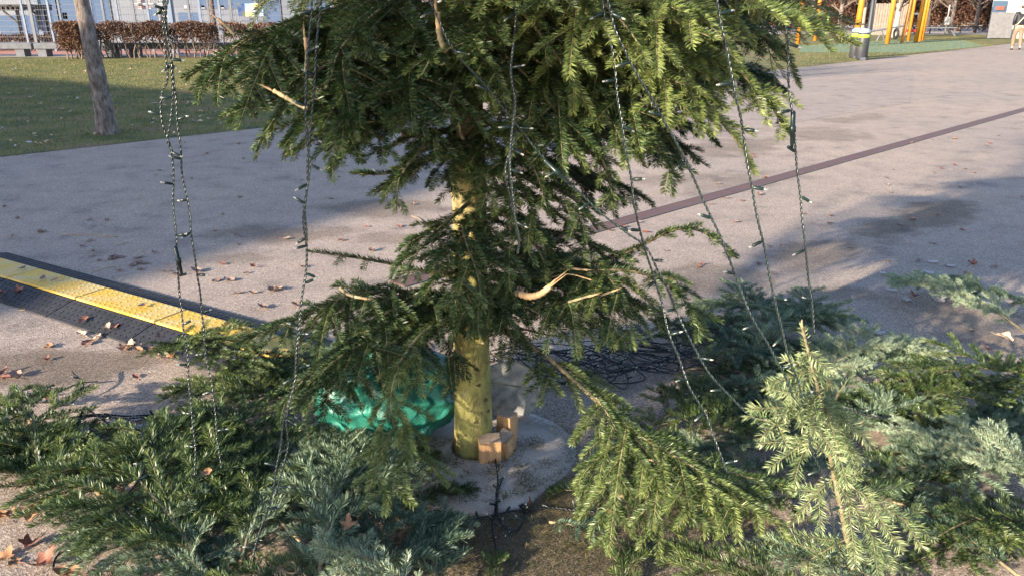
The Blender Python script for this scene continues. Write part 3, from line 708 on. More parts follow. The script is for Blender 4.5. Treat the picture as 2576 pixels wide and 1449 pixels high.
def place(kind, pb, pt, z=0.0, ws=1.0, label=None, roll=0.0, pitch=0.0, group='cut fir branches heaped on the ground'):
    a = G(*pb); c = G(*pt); d = c-a; L = np.linalg.norm(d)
    cl = min((.2, .42, .62, .9, 1.2), key=lambda q: abs(math.log(q/L)))
    if (kind, cl) in PROTO: o = copy_under(PROTO[kind, cl], None)
    else:
        sd, nm, ti, wd, kw = KIND[kind]
        o = PROTO[kind, cl] = make_frond(sd+int(cl*1000), nm, ti, wd, L=cl, **kw)
    k_ = L/cl
    o.location = (a[0], a[1], z*.75+.004); o.scale = (k_, k_*(.6+.4*ws), k_)
    o.rotation_euler = (roll, pitch, math.atan2(d[1], d[0]))
    return tag(o, label, 'cut branch', group)
def pile(rows):
    for rw in rows: place(*rw[:3], **rw[3])
pile([
 # foreground left
 ('g1', (545, 1530), (420, 1120), dict(z=.10, ws=1.15, label='large green cut branch pointing away, biggest in the left foreground heap')),
 ('b2', (720, 1500), (150, 1400), dict(z=.04, ws=1.0, label='bluish cut branch sweeping to the lower left of the foreground heap')),
 ('b1', (800, 1560), (1030, 1190), dict(z=.08, ws=1.1, label='blue-green cut branch with a brown leaf on it, left of bottom centre')),
 ('b2', (1000, 1540), (700, 1230), dict(z=.03, label='blue-green cut branch lying between the two big foreground branches')),
 ('g1', (690, 1290), (880, 1125), dict(z=.04, ws=.7, label='cut branch with pale sunlit tips just in front of the green bag')),
 ('g3', (900, 1300), (560, 1180), dict(z=.03, label='dim branch wedged between the bag and the large foreground branch')),
 ('g2', (640, 1260), (480, 1060), dict(z=.03, label='green branch under the left pair of light strings')),
 ('b2', (860, 1500), (1180, 1330), dict(z=.03, label='dusky blue-green cut branch at the right edge of the left heap')),
 ('b1', (620, 1580), (330, 1290), dict(z=.05, label='branch filling the middle of the left foreground heap')),
 ('g3', (400, 1520), (100, 1480), dict(z=.0, ws=.8, label='thin branch at the bottom edge left of the large green one')),
 ('g1', (900, 1260), (1130, 1170), dict(z=.0, ws=.7, label='short green branch poking onto the pale base from the left')),
 ('g3', (1020, 1290), (1210, 1250), dict(z=.0, ws=.7, label='short branch at the left rim of the pale base')),
 ('b1', (1000, 1440), (880, 1270), dict(z=.05, label='bluish branch just behind the leaf-topped blue-green one')),
 ('g1', (760, 1420), (560, 1200), dict(z=.10, ws=1.0, label='raised green branch in the middle of the left foreground heap')),
 ('b1', (1080, 1330), (760, 1180), dict(z=.09, ws=1.0, label='blue-green branch between the bag and the leaf-topped branch')),
 ('g2', (500, 1400), (300, 1170), dict(z=.08, ws=1.0, label='green branch left of the big stem in the left foreground')),
 ('b2', (1100, 1520), (1010, 1290), dict(z=.03, ws=1.1, label='dark bluish branch bordering the needle litter at bottom centre')),
 ('b1', (620, 1480), (760, 1300), dict(z=.12, ws=1.1, label='blue-green branch crossing behind the bottom end of the light string')),
 ('g1', (900, 1560), (560, 1440), dict(z=.05, ws=1.0, label='green branch along the bottom edge left of the needle litter')),
 ('b1', (430, 1560), (700, 1400), dict(z=.05, ws=1.0, label='blue-green branch at the bottom edge under the light string end')),
 ('b2', (760, 1600), (900, 1420), dict(z=.04, ws=1.2, label='bluish branch at the bottom edge below the orange-brown leaf')),
 ('f1', (1090, 1580), (860, 1400), dict(z=.07, ws=.9, label='frosty branch with pale needles at the bottom edge, left of centre')),
 # upper left heap
 ('g2', (122, 1330), (-40, 1060), dict(z=.03, ws=.6, label='cut branch with thick pale bare butt at the left edge')),
 ('g1', (330, 1215), (-30, 1110), dict(z=.02, ws=.5, label='green cut branch under tangled lights at the far left')),
 ('g3', (600, 1210), (190, 1120), dict(z=.0, ws=.6, label='dark branch flat on the asphalt behind the upper left heap')),
 ('g3', (450, 1230), (100, 1160), dict(z=.02, ws=.8, label='dark branch between the thick butt and the large green one')),
 ('g2', (250, 1260), (-120, 1180), dict(z=.02, ws=.9, label='drooping branch at the left edge above the thick butt')),
 ('g1', (770, 1200), (480, 1085), dict(z=.04, ws=.7, label='green cut branch between the left hanging lights and the bag')),
 ('b2', (400, 1180), (700, 1120), dict(z=.02, ws=.7, label='bluish branch buried where the tangled lights lie, upper left')),
 ('g1', (120, 1120), (300, 1095), dict(z=.0, ws=.4, label='small dark branch at the back of the upper left heap')),
 # behind the bag, beside the cable ramp
 ('g2', (385, 897), (840, 1000), dict(z=.02, ws=.75, label='branch with long pale bare end lying in front of the cable ramp')),
 ('g1', (900, 985), (620, 940), dict(z=.02, ws=.6, label='cut branch with dense sprays beside the end of the cable ramp')),
 ('b1', (1000, 950), (740, 925), dict(z=.02, ws=.6, label='blue-green branch between the bag and the end of the cable ramp')),
 ('g1', (820, 1040), (420, 1005), dict(z=.02, ws=.5, label='low green branch trailing left on the sunlit asphalt')),
 ('g2', (1020, 925), (800, 940), dict(z=.02, ws=.7, label='branch behind the bag under the lower left boughs')),
 # right, behind
 ('f1', (2580, 858), (2235, 735), dict(z=.03, ws=.95, label='frosty cut branch lying alone on the asphalt at the right edge')),
 ('b1', (2640, 800), (2300, 735), dict(z=.0, ws=.8, label='darker branch behind the lone frosty one at the right edge')),
 ('b1', (2110, 850), (1700, 800), dict(z=.04, ws=.9, label='blue-green cut branch farthest back in the right heap')),
 ('b2', (1980, 960), (1700, 840), dict(z=.03, ws=1.0, label='dark blue-green branch left of the rearmost right one')),
 ('b1', (1850, 960), (2170, 850), dict(z=.06, ws=.9, label='cut branch with upturned tips behind the upright sapling top')),
 ('b2', (1700, 930), (2080, 900), dict(z=.03, ws=1.0, label='bluish branch under the slanting light string, rear right heap')),
 ('f1', (2000, 1010), (2430, 985), dict(z=.08, ws=.8, label='frosty pale branch reaching onto sunlit asphalt in the right heap')),
 ('b1', (2080, 1060), (2330, 950), dict(z=.05, ws=.9, label='bluish branch under the pale frosty one, right heap')),
 # right, middle
 ('g3', (1640, 1110), (2120, 1030), dict(z=.03, ws=.8, label='flat dark green branch lying right of the metal lid')),
 ('g3', (1700, 1060), (2050, 1100), dict(z=.02, ws=.9, label='dark flat branch on the patch between lid and sapling top')),
 ('b2', (2050, 1150), (1700, 1060), dict(z=.04, ws=.8, label='bluish branch pointing at the metal lid, right heap')),
 ('g2', (2720, 1050), (2200, 1075), dict(z=.08, ws=.7, label='olive branch with brown twigs entering from the right edge')),
 ('b2', (2250, 1170), (2600, 1060), dict(z=.04, ws=.9, label='bluish branch reaching the right edge under the olive one')),
 ('b1', (2080, 1130), (2480, 1120), dict(z=.04, ws=.9, label='blue-green branch under the snaking dark cord, right heap')),
 ('b2', (2450, 1180), (2100, 1060), dict(z=.02, ws=1.0, label='bluish branch directly behind the sapling top')),
 ('f1', (2700, 1300), (2250, 1170), dict(z=.10, ws=.85, label='pale frosty branch nearest the right edge of the heap')),
 ('b1', (2620, 1220), (2160, 1220), dict(z=.04, ws=.9, label='grey-green branch with thin bare twigs right of the sapling top')),
 ('b2', (2100, 1220), (2420, 1300), dict(z=.02, ws=.9, label='bluish branch under the grey-green twiggy one')),
 ('g2', (2700, 1400), (2290, 1440), dict(z=.04, ws=.9, label='dark green branch in the bottom right corner')),
 ('g3', (2450, 1330), (2250, 1440), dict(z=.01, ws=.9, label='dark branch above the bottom right corner, left part')),
 ('g3', (2650, 1300), (2330, 1340), dict(z=.02, ws=1.0, label='dark branch at the right edge above the bottom right corner')),
 ('g3', (2250, 1280), (2550, 1420), dict(z=.01, ws=1.0, label='dark branch crossing the bottom right corner branch')),
 ('b1', (2260, 1540), (1900, 1400), dict(z=.06, ws=.8, label='pale tipped branch at the bottom edge left of the sapling top')),
 ('g1', (2050, 1560), (1680, 1400), dict(z=.05, ws=.8, label='green branch at the bottom edge under the long low limb')),
 ('g3', (1900, 1240), (1640, 1130), dict(z=.02, ws=.9, label='short dark branch under the upper part of the long limb')),
 ('b2', (1850, 1200), (2100, 1180), dict(z=.02, ws=.9, label='bluish branch between the long limb and the sapling top')),
 ('g3', (1560, 900), (1900, 850), dict(z=.02, ws=.8, label='dark branch under the tangled lights, rear of right heap')),
 ('b2', (1640, 1180), (1960, 1300), dict(z=.02, ws=.8, label='bluish branch under the outer end of the long limb')),
 ('b1', (1760, 1010), (2080, 1110), dict(z=.05, ws=.9, label='blue-green branch left of the upright fir top')),
 ('g1', (2250, 1010), (2560, 1120), dict(z=.06, ws=.9, label='olive green branch behind the frosty right ones')),
 ('b1', (1900, 1130), (1640, 1230), dict(z=.04, ws=.8, label='blue-green branch seen through the long low limb')),
 ('g2', (2150, 1100), (2500, 1010), dict(z=.05, ws=.8, label='green branch under the frosty one that meets the sunlit asphalt')),
 ('f1', (2480, 1230), (2200, 1130), dict(z=.09, ws=.8, label='small frosty branch between the two larger ones at right')),
 ('b2', (2550, 1480), (2200, 1330), dict(z=.04, ws=1.0, label='bluish branch right of the fir top at the bottom edge')),
 ('g3', (1700, 950), (2020, 1010), dict(z=.03, ws=1.0, label='dark branch below the two slanting light strings')),
 ('g2', (1650, 1160), (1930, 1080), dict(z=.05, ws=1.1, label='dark green branch right of the drooping limb, middle')),
 ('g3', (2180, 1330), (2420, 1210), dict(z=.04, ws=1.2, label='dark branch between frosty and bottom corner branches')),
 ('g3', (2380, 1130), (2120, 1000), dict(z=.03, ws=1.1, label='dark branch filling behind the olive right branch')),
 ('b2', (2600, 1160), (2330, 1110), dict(z=.06, ws=1.1, label='bluish branch at the right edge between olive and frosty ones')),
 ('g2', (2640, 1480), (2420, 1380), dict(z=.06, ws=1.1, label='dark green branch cut off by the bottom right corner')),
 ('g3', (1780, 1260), (2040, 1330), dict(z=.02, ws=1.1, label='dark branch on the ground beneath the end of the long limb')),
 ('g2', (1600, 1120), (1850, 1010), dict(z=.03, ws=1.0, label='dark branch on the bare patch right of the metal lid')),
 # small sprigs
 ('b2', (1390, 1325), (1530, 1355), dict(z=.0, ws=1.2, label='small blue-green sprig lying right of the coiled light cord')),
 ('g1', (1240, 1480), (1262, 1400), dict(z=.0, ws=.5, label='bright green sprig tip at the bottom edge')),
 ('g1', (1570, 1500), (1600, 1390), dict(z=.0, ws=1.0, label='pale tuft of needles on bare ground at the bottom edge')),
 ('g3', (1560, 1260), (1380, 1240), dict(z=.0, ws=.5, label='thin dry sprig on the needle litter')),
])
# ---- the upright top of a small fir at the right
f = Fol(500); st_ = spline([D(2160, 1500, 1.86), D(2120, 1300, 1.86), D(2090, 1150, 1.85), D(2070, 1030, 1.83), D(2045, 930, 1.8), D(2018, 822, 1.77)], 14)
kw = dict(dens=750, nl=.026, phi=80, tint=.5, full=True, ang=58)
f.wood(st_, .009, .0035, 7)
f.needles(st_, np.array((0, -1, .2)), 420, .022, 80, 0, .5, True, 50)
o_ = dict(dens=900, nl=.030, phi=85, tint=.55, full=True, floor=.01, sub=.085, ang=58)
for (t_, trg) in [(.15, [(1920, 1450), (2290, 1420), (2230, 1500)]), (.34, [(2345, 1330), (1990, 1300), (2240, 1410), (2160, 1190)]),
                  (.52, [(1935, 1170), (2160, 1150)]), (.66, [(1925, 1070), (2160, 1070), (2160, 1160), (1960, 1030), (2060, 1130)]),
                  (.80, [(1940, 965), (2105, 970), (1975, 905), (1990, 1010)]), (.89, [(2010, 910), (2085, 930)])]:
    p0 = st_[int(t_*(len(st_)-1))]
    for (tx, ty) in trg:
        p1 = D(tx, ty, p0[1] + f.rg.uniform(-.16, .08)); dvec = p1-p0; Ln = np.linalg.norm(dvec)
        if t_ < .3 or Ln > .12:
            f.lateral(p0, dvec, Ln*1.02, np.array((0, -.3, 1.0)), .6, 1, o_)
        else: f.lateral(p0, dvec, Ln*1.02, np.array((0, -.3, 1.0)), .4, 0, o_)
sap = f.build('fir_top', NP, None, TG)
tag(sap, 'upright top of a small fir with pale frosty needles, right foreground', 'fir top')
mb = MB(); q = D(2016, 815, 1.768); mb.tube([st_[-1], q, q+np.array((0, 0, .012))], [.0035, .003, .001], 6); mb.build('broken_tip', CUT, sap)

# ---- torn pale stubs on the tree
def stub(pts, r, jag=3):
    p = W(pts); k = len(p); mb = MB()
    r *= .62; rs = [r*(1-.2*i/(k-1))*(1+.12*math.sin(i*1.7)) for i in range(k)]; ks = max(2, int(k*.62)) if len(pts) < 4 else 3; mb.tube(p[:ks+1], rs[:ks+1], 7, m=1); mb.tube(p[ks:], rs[ks:], 7)
    t = p[-1]-p[-3]; t /= np.linalg.norm(t)
    for j in range(5):
        a = j*1.4; off = np.cross(t, (math.cos(a), .3, math.sin(a))); off /= np.linalg.norm(off)
        s0 = p[-2]+off*r*.3; mb.tube([s0, s0+t*r*1.8+off*r*.3, s0+t*r*(3+j)+off*r*.5], [r*.3, r*.2, r*.03], 4)
    o = mb.build('broken_stub', [CUT, TG], tree, True); return o
for s_ in [([(592, 90, 2.2), (572, 70, 2.2), (548, 48, 2.2)], .008), ([(775, 275, 2.1), (730, 252, 2.1), (688, 228, 2.1)], .011),
           ([(965, 352, 2.2), (930, 330, 2.2), (900, 308, 2.2)], .010), ([(1122, 130, 1.95), (1106, 90, 1.93), (1100, 30, 1.92)], .013),
           ([(1165, 350, 2.3), (1157, 330, 2.28), (1155, 306, 2.27)], .009), ([(1300, 735, 2.2), (1330, 745, 2.17), (1358, 740, 2.15), (1385, 720, 2.13)], .019),
           ([(855, 725, 2.1), (880, 742, 2.08), (925, 752, 2.08)], .008), ([(1380, 690, 2.3), (1420, 676, 2.28), (1480, 680, 2.28)], .007),
           ([(1375, 700, 2.25), (1430, 690, 2.25), (1490, 705, 2.25)], .004), ([(1430, 760, 2.2), (1470, 748, 2.18), (1495, 742, 2.17)], .007),
           ([(770, 180, 2.1), (772, 140, 2.1), (768, 95, 2.1)], .010), ([(1170, 110, 2.35), (1190, 80, 2.33)], .012),
           ([(1510, 745, 2.2), (1535, 735, 2.18), (1550, 730, 2.17)], .006)]:
    stub(s_[0], s_[1])
def bare(pts, r):
    p = W(pts); mb = MB(); mb.tube(p, [r*(1-.6*i/(len(p)-1)) for i in range(len(p))], 6); return mb.build('bare_twig', TG, tree, True)
bare([(1240, 890, 2.5), (1290, 905, 2.48), (1340, 930, 2.46)], .004); bare([(1180, 345, 2.4), (1190, 390, 2.34), (1210, 450, 2.3)], .004)
bare([(1230, 960, 2.6), (1330, 975, 2.7), (1400, 972, 2.8)], .004); bare([(1290, 820, 2.5), (1400, 845, 2.45), (1560, 850, 2.4)], .004)
bare([(1230, 380, 2.6), (1300, 372, 2.62), (1420, 385, 2.66)], .006); bare([(1010, 340, 2.5), (1090, 348, 2.5), (1170, 352, 2.55)], .007)

# ---- fairy lights
m_cord = simple('dark_green_cord', (.030, .045, .042), (.016, .026, .026), .25, 40, spec=.8)
m_cordb = simple('black_cord', (.012, .016, .022), (.008, .010, .014), .35, 40)
m_sock = simple('green_lamp_socket', (.014, .030, .027), (.009, .020, .018), .3, 60)
m_tip, n, l, b = mat('clear_lamp'); b.inputs['Base Color'].default_value = (.80, .80, .74, 1); b.inputs['Roughness'].default_value = .15; b.inputs['Transmission Weight'].default_value = .75
mb = MB(); mb.tube([(0, 0, 0), (.004, 0, 0), (.006, 0, 0), (.024, 0, 0), (.026, 0, 0)], [.0022, .0026, .0042, .0042, .0036], 8)
SOCK = mb.build('lamp_socket', m_sock, None, True)
mb = MB(); mb.tube([(.0262, 0, 0), (.033, 0, 0), (.0355, 0, 0), (.0365, 0, 0)], [.0023, .0023, .0017, .0005], 8)
TIP = mb.build('bulb', m_tip, SOCK, True)
sock_used = [False]
def lights(path, label, n_strand=2, rs=.0017, cordm=None, spacing=.125, seed=0, drop=True, group='strings of fairy lights hanging from the tree', bulbs=True, first=.05, ground=False):
    g = random.Random(seed); P = np.array(path); seg = np.diff(P, axis=0); sl = np.linalg.norm(seg, axis=1); cum = np.concatenate(([0], np.cumsum(sl))); L = cum[-1]
    st = .005 if not ground else .007; m = max(8, int(L/st)); q = np.linspace(0, L, m)
    C = np.column_stack([np.interp(q, cum, P[:, i]) for i in range(3)])
    wob_ = np.array([mnoise.noise(Vector((x*9, seed*3.1, 0)))*.006 for x in q]); C[:, 0] += wob_; C[:, 1] += np.roll(wob_, 7)
    T = np.gradient(C, axis=0); T /= np.linalg.norm(T, axis=1)[:, None]+1e-9
    A = np.cross(T, (.2, .9, .35)); A /= np.linalg.norm(A, axis=1)[:, None]+1e-9; B2 = np.cross(T, A)
    mb = MB(); rad = rs*1.15 if n_strand > 1 else 0
    for s_ in range(n_strand):
        ph = q/.030*2*math.pi + s_*2*math.pi/n_strand
        mb.tube(C + (A*np.cos(ph)[:, None] + B2*np.sin(ph)[:, None])*rad*(1.25 if n_strand > 2 else 1), rs, 5)
    o = mb.build('light_string', cordm or m_cord, None, True); tag(o, label, 'light string', group)
    if bulbs:
        d = first; side = g.choice((-1, 1))
        while d < L-.02:
            i = min(m-1, int(d/L*m)); p = C[i]
            if ground: dirv = Vector((g.uniform(-1, 1), g.uniform(-1, 1), g.uniform(0, .8)))
            else: dirv = Vector((side*g.uniform(.6, 1), g.uniform(-.5, .3), g.uniform(-.55, .4)))
            dirv.normalize()
            if sock_used[0]:
                c = copy_under(SOCK, o)
            else: c = SOCK; c.parent = o; sock_used[0] = True
            c.location = p; c.rotation_mode = 'QUATERNION'; c.rotation_quaternion = dirv.to_track_quat('X', 'Z')
            if g.random() < .75: side = -side
            d += spacing*g.uniform(.75, 1.25)
    return o
def connector(px, py, Y, d, parent):
    p = Vector(D(px, py, Y)); d = Vector(d).normalized(); mb = MB()
    mb.tube([p-d*.045, p-d*.04, p-d*.008, p-d*.006, p+d*.008, p+d*.01, p+d*.035, p+d*.05], [.003, .0062, .0062, .0085, .0085, .006, .005, .003], 9)
    return mb.build('plug_connector', m_sock, parent, True)
Hs = [
 ([(413,-20,2.28),(409,60,2.28),(420,140,2.28),(422,200,2.28),(408,235,2.28),(405,300,2.28),(415,340,2.28),(430,380,2.28),(436,480,2.27),(443,600,2.26),(447,690,2.25),(455,780,2.24),(468,880,2.22),(478,970,2.2),(487,1080,2.15),(490,1200,2.1)], 'light string farthest left with a plug halfway down'),
 ([(425,-20,2.3),(421,60,2.3),(432,150,2.3),(441,250,2.3),(452,350,2.3),(466,480,2.29),(482,600,2.28),(498,700,2.26),(509,800,2.24),(517,880,2.22),(530,960,2.2),(543,1060,2.16),(555,1180,2.1)], 'light string just right of the leftmost one'),
 ([(417,-20,2.26),(415,50,2.26),(428,130,2.26),(433,220,2.27),(430,300,2.27),(425,355,2.27),(438,380,2.27)], 'short knotted loop of cord at the top left'),
 ([(782,-20,2.0),(778,120,2.0),(772,260,2.0),(778,400,2.0),(768,520,2.0),(772,600,2.0),(762,720,2.0),(752,820,2.0),(745,900,2.0),(735,980,2.0),(712,1060,1.98),(700,1160,1.95),(672,1280,1.9),(640,1380,1.84),(630,1470,1.78)], 'left strand of the twisted pair hanging left of the trunk, reaching the bottom edge'),
 ([(805,-20,2.02),(797,120,2.02),(788,260,2.02),(780,380,2.02),(774,480,2.01),(765,560,2.0),(770,660,2.0),(760,760,2.0),(750,860,2.0),(742,960,2.0),(725,1050,1.98),(725,1130,1.97),(705,1200,1.94),(690,1250,1.9)], 'right strand of the twisted pair hanging left of the trunk'),
 ([(1298,-20,1.95),(1296,80,1.95),(1288,180,1.95),(1298,260,1.95),(1290,340,1.95),(1284,430,1.95),(1294,520,1.96),(1302,600,1.97),(1300,640,1.98)], 'thick bundled light string hanging just right of the trunk', 3),
 ([(1300,330,1.96),(1275,420,1.96),(1280,480,1.97),(1290,540,1.98)], 'loose loop of cord beside the thick bundle'),
 ([(1065,-20,1.9),(1095,40,1.9),(1125,100,1.9),(1180,170,1.92),(1240,240,1.95),(1300,320,1.97),(1370,400,1.98),(1440,470,1.98),(1510,535,1.98),(1580,590,1.97),(1625,625,1.96),(1665,700,1.94),(1720,820,1.92),(1780,930,1.9),(1850,1010,1.88),(1920,1075,1.86),(1980,1120,1.84),(2040,1140,1.82)], 'slanting light string crossing the whole tree from upper left to the sapling'),
 ([(1522,-20,1.8),(1550,80,1.8),(1600,180,1.8),(1650,270,1.8),(1700,360,1.8),(1745,450,1.8),(1790,550,1.8),(1830,640,1.79),(1860,720,1.79),(1900,810,1.78),(1945,890,1.77),(1975,945,1.77),(2000,1010,1.77)], 'long light string slanting down over the right side to the sapling'),
 ([(1512,-20,1.85),(1535,100,1.85),(1548,200,1.85),(1565,320,1.85),(1582,420,1.86),(1600,520,1.87),(1612,600,1.88),(1640,680,1.9),(1665,760,1.9),(1690,860,1.88),(1730,960,1.86),(1775,1040,1.84),(1800,1110,1.8),(1832,1190,1.78)], 'light string zigzagging down through the right lower boughs'),
 ([(1800,-20,1.76),(1820,90,1.76),(1845,210,1.76),(1870,340,1.76),(1890,460,1.76),(1908,560,1.76),(1930,660,1.76),(1945,740,1.76),(1965,820,1.76),(1985,900,1.76),(2010,960,1.76)], 'light string in front of the right bough, second from the right'),
 ([(1978,60,1.95),(1985,200,1.95),(1993,300,1.95),(2003,400,1.95),(2012,480,1.95),(2022,570,1.95),(2028,660,1.95),(2038,740,1.95),(2050,840,1.95)], 'rightmost hanging light string with a plug near its top'),
 ([(2010,960,1.77),(2030,1060,1.78),(2040,1130,1.78),(2070,1200,1.78),(2090,1280,1.78),(2105,1380,1.78),(2120,1480,1.76)], 'light string winding down the stem of the upright fir top'),
 ([(515,1290,2.0),(520,1340,1.98),(535,1400,1.93),(530,1470,1.88)], 'short light string end lying on the large green branch'),
]
for i, h in enumerate(Hs):
    o = lights(spline([D(*p) for p in h[0]], 10), h[1], n_strand=(h[2] if len(h) > 2 else 2), seed=i+1)
    if i == 0: connector(449, 655, 2.25, (.08, 0, -1), o)
    if i == 7: connector(1400, 432, 1.97, (.75, 0, -.7), o)
    if i == 11: connector(1994, 325, 1.95, (.08, 0, -1), o)
def gp(pts, zz_=.012): return spline([np.array(G(p[0], p[1])) + np.array((0, 0, p[2] if len(p) > 2 else zz_)) for p in pts], 8)
Gs = [
 ([(-20,1030,.03),(60,1012,.03),(130,1000,.02),(200,975,.02),(250,968,.02)], 'dark light cord on sunlit asphalt at the left edge, upper one'),
 ([(-20,1020,.01),(80,1018,.01),(150,1015,.01),(180,1020,.01),(215,990,.04),(188,965,.06)], 'dark light cord at the left edge with a raised end'),
 ([(215,1120,.12),(260,1090,.08),(320,1070,.03),(390,1060,.03),(330,1090,.08),(260,1110,.12),(180,1120,.12)], 'tangle of light cord on the upper left branch heap'),
 ([(560,1060,.02),(620,1040,.02),(680,1010,.03),(730,1000,.03)], 'light cord running from the left heap toward the ramp end'),
 ([(150,1110,.14),(230,1150,.13),(330,1190,.12),(400,1180,.12),(300,1150,.14),(240,1110,.14)], 'loop of light cord over the dark branches, upper left'),
 ([(130,1270,.1),(200,1280,.1),(300,1290,.12),(250,1330,.06),(190,1380,.02),(150,1410,.02),(140,1440,.02)], 'light cord trailing off the left heap onto the asphalt'),
 ([(420,1480,.18),(340,1400,.2),(390,1330,.22),(380,1220,.2),(370,1180,.18)], 'light cord lying across the large green branch'),
 ([(1225,1162,.05),(1246,1180,.05),(1252,1230,.04),(1245,1290,.02),(1240,1340,.02),(1250,1390,.01)], 'dark cord with bulbs running down from the wedges'),
 ([(1262,1230,.04),(1250,1260,.03),(1262,1330,.02),(1300,1340,.01),(1320,1300,.01),(1290,1270,.01),(1240,1275,.01),(1180,1290,.01),(1130,1275,.01)], 'coiled dark cord on the needle litter before the trunk'),
 ([(1170,1330,.03),(1230,1310,.02),(1300,1290,.01),(1380,1285,.01),(1450,1290,.01),(1520,1300,.02)], 'dark cord running right from the coil under the long limb'),
 ([(2030,1120,.08),(2120,1080,.08),(2180,1060,.1),(2250,1090,.1),(2320,1070,.08),(2400,1060,.05),(2450,1050,.02),(2576,1040,.02)], 'dark cord snaking over the right heap to the edge'),
 ([(2080,960,.16),(2120,1000,.16),(2180,1040,.14),(2240,1020,.14),(2300,1060,.12),(2360,1040,.12)], 'dark light cord among the frosty right branches'),
 ([(2060,1090,.14),(2130,1110,.14),(2200,1130,.14),(2290,1120,.14),(2350,1140,.12)], 'dark cord low in the middle of the right heap'),
 ([(1700,900,.12),(1770,880,.12),(1850,930,.12),(1900,900,.12),(1980,940,.12)], 'light cord over the rear right branches'),
]
for i, h in enumerate(Gs):
    lights(gp(h[0]), h[1], rs=.0022, cordm=m_cordb, seed=40+i, ground=True, group='light cords lying on the ground', spacing=.09)
# heap of coiled lights behind the lid
gq = random.Random(77); pts = []
for k in range(150):
    a = k*.9; pts.append((.22+.32*math.cos(a*1.07)*gq.uniform(.5, 1)+.1*math.sin(a*.13), 3.28+.22*math.sin(a)*gq.uniform(.4, 1), .02+.10*gq.random()*(1-.5*abs(math.sin(a)))))
lights(spline(pts[:75], 6), 'heap of tangled dark lights behind the metal lid, left half', n_strand=1, rs=.0032, cordm=m_cordb, seed=70, ground=True, spacing=.30, group='heap of tangled lights')
lights(spline([(p[0]+.45, p[1]+.05, p[2]) for p in pts[75:]], 6), 'heap of tangled dark lights under the right lower boughs', n_strand=1, rs=.0032, cordm=m_cordb, seed=71, ground=True, spacing=.30, group='heap of tangled lights')

# ---- dead leaves
LM = [simple('leaf_red_brown', (.33, .13, .08), (.17, .07, .045), .65, 30), simple('leaf_orange_brown', (.42, .22, .11), (.24, .12, .06), .65, 30),
      simple('leaf_pale_tan', (.62, .46, .32), (.48, .33, .22), .7, 30), simple('leaf_grey_brown', (.30, .20, .16), (.18, .12, .10), .7, 30), simple('leaf_silver', (.55, .52, .52), (.42, .38, .38), .7, 30)]
def leaf_mesh(kind, mi, seed):
    g = random.Random(seed); k = 28; ring = []
    for j in range(k):
        a = 2*math.pi*j/k
        if kind == 0:   # lobed
            q = .62+.38*abs(math.cos(2.5*(a)))**1.3; q *= (1 if math.cos(a) > -.8 else .7)*(.82+.36*mnoise.noise(Vector((math.cos(a)*1.5, math.sin(a)*1.5, seed*.7))) + g.uniform(-.07, .07)); x, y = q*math.cos(a), q*math.sin(a)*.95
        elif kind == 1:  # oval, toothed
            x, y = math.cos(a), .52*math.sin(a)*(1-.25*math.cos(a))*(1+.05*math.sin(7*a))
        else: x, y = math.cos(a)*(1+.12*math.sin(3*a)), .66*math.sin(a)*(1+.15*math.sin(5*a))
        ring.append((x, y))
    vs_ = []; c1, c2 = g.uniform(.2, .8), g.uniform(-.4, .8)
    for s_ in (0, .35, .7, 1):
        for (x, y) in (ring if s_ > 0 else [(0, 0)]):
            x2, y2 = x*s_, y*s_
            z = c1*y2*y2 + c2*x2*x2*.6 + .22*mnoise.noise(Vector((x2*2, y2*2, seed))) + .12*abs(y2)
            vs_.append((x2, y2, z))
    fs = [(0, 1+j, 1+(j+1) % k) for j in range(k)]
    for r_ in range(2): fs += [(1+r_*k+j, 1+(r_+1)*k+j, 1+(r_+1)*k+(j+1) % k, 1+r_*k+(j+1) % k) for j in range(k)]
    zmin = min(v_[2] for v_ in vs_); vs_ = [(x, y, z-zmin) for x, y, z in vs_]
    mb = MB(); mb.add(vs_, fs); mb.tube([(-.95, 0, .03), (-1.3, .05, .06), (-1.7, .02, .12)], [.035, .03, .025], 4)
    me_o = mb.build('dead_leaf', LM[mi], None, True); return me_o
LPROTO = [[leaf_mesh(kd, mi, 10*kd+mi) for kd in range(3)] for mi in range(5)]
lused = set()
def leaf(pos, size, kind, mi, label, group, rz=None, tilt=.15):
    o = LPROTO[mi][kind]
    if (mi, kind) in lused: o = o.copy(); COL.objects.link(o)
    lused.add((mi, kind)); o.location = pos; o.scale = (size, size, size)
    o.rotation_euler = (rnd.uniform(-tilt, tilt), rnd.uniform(-tilt, tilt), rnd.uniform(0, 6.28) if rz is None else rz)
    return tag(o, label, 'dead leaf', group)
GR = 'dead leaves scattered on the ground'
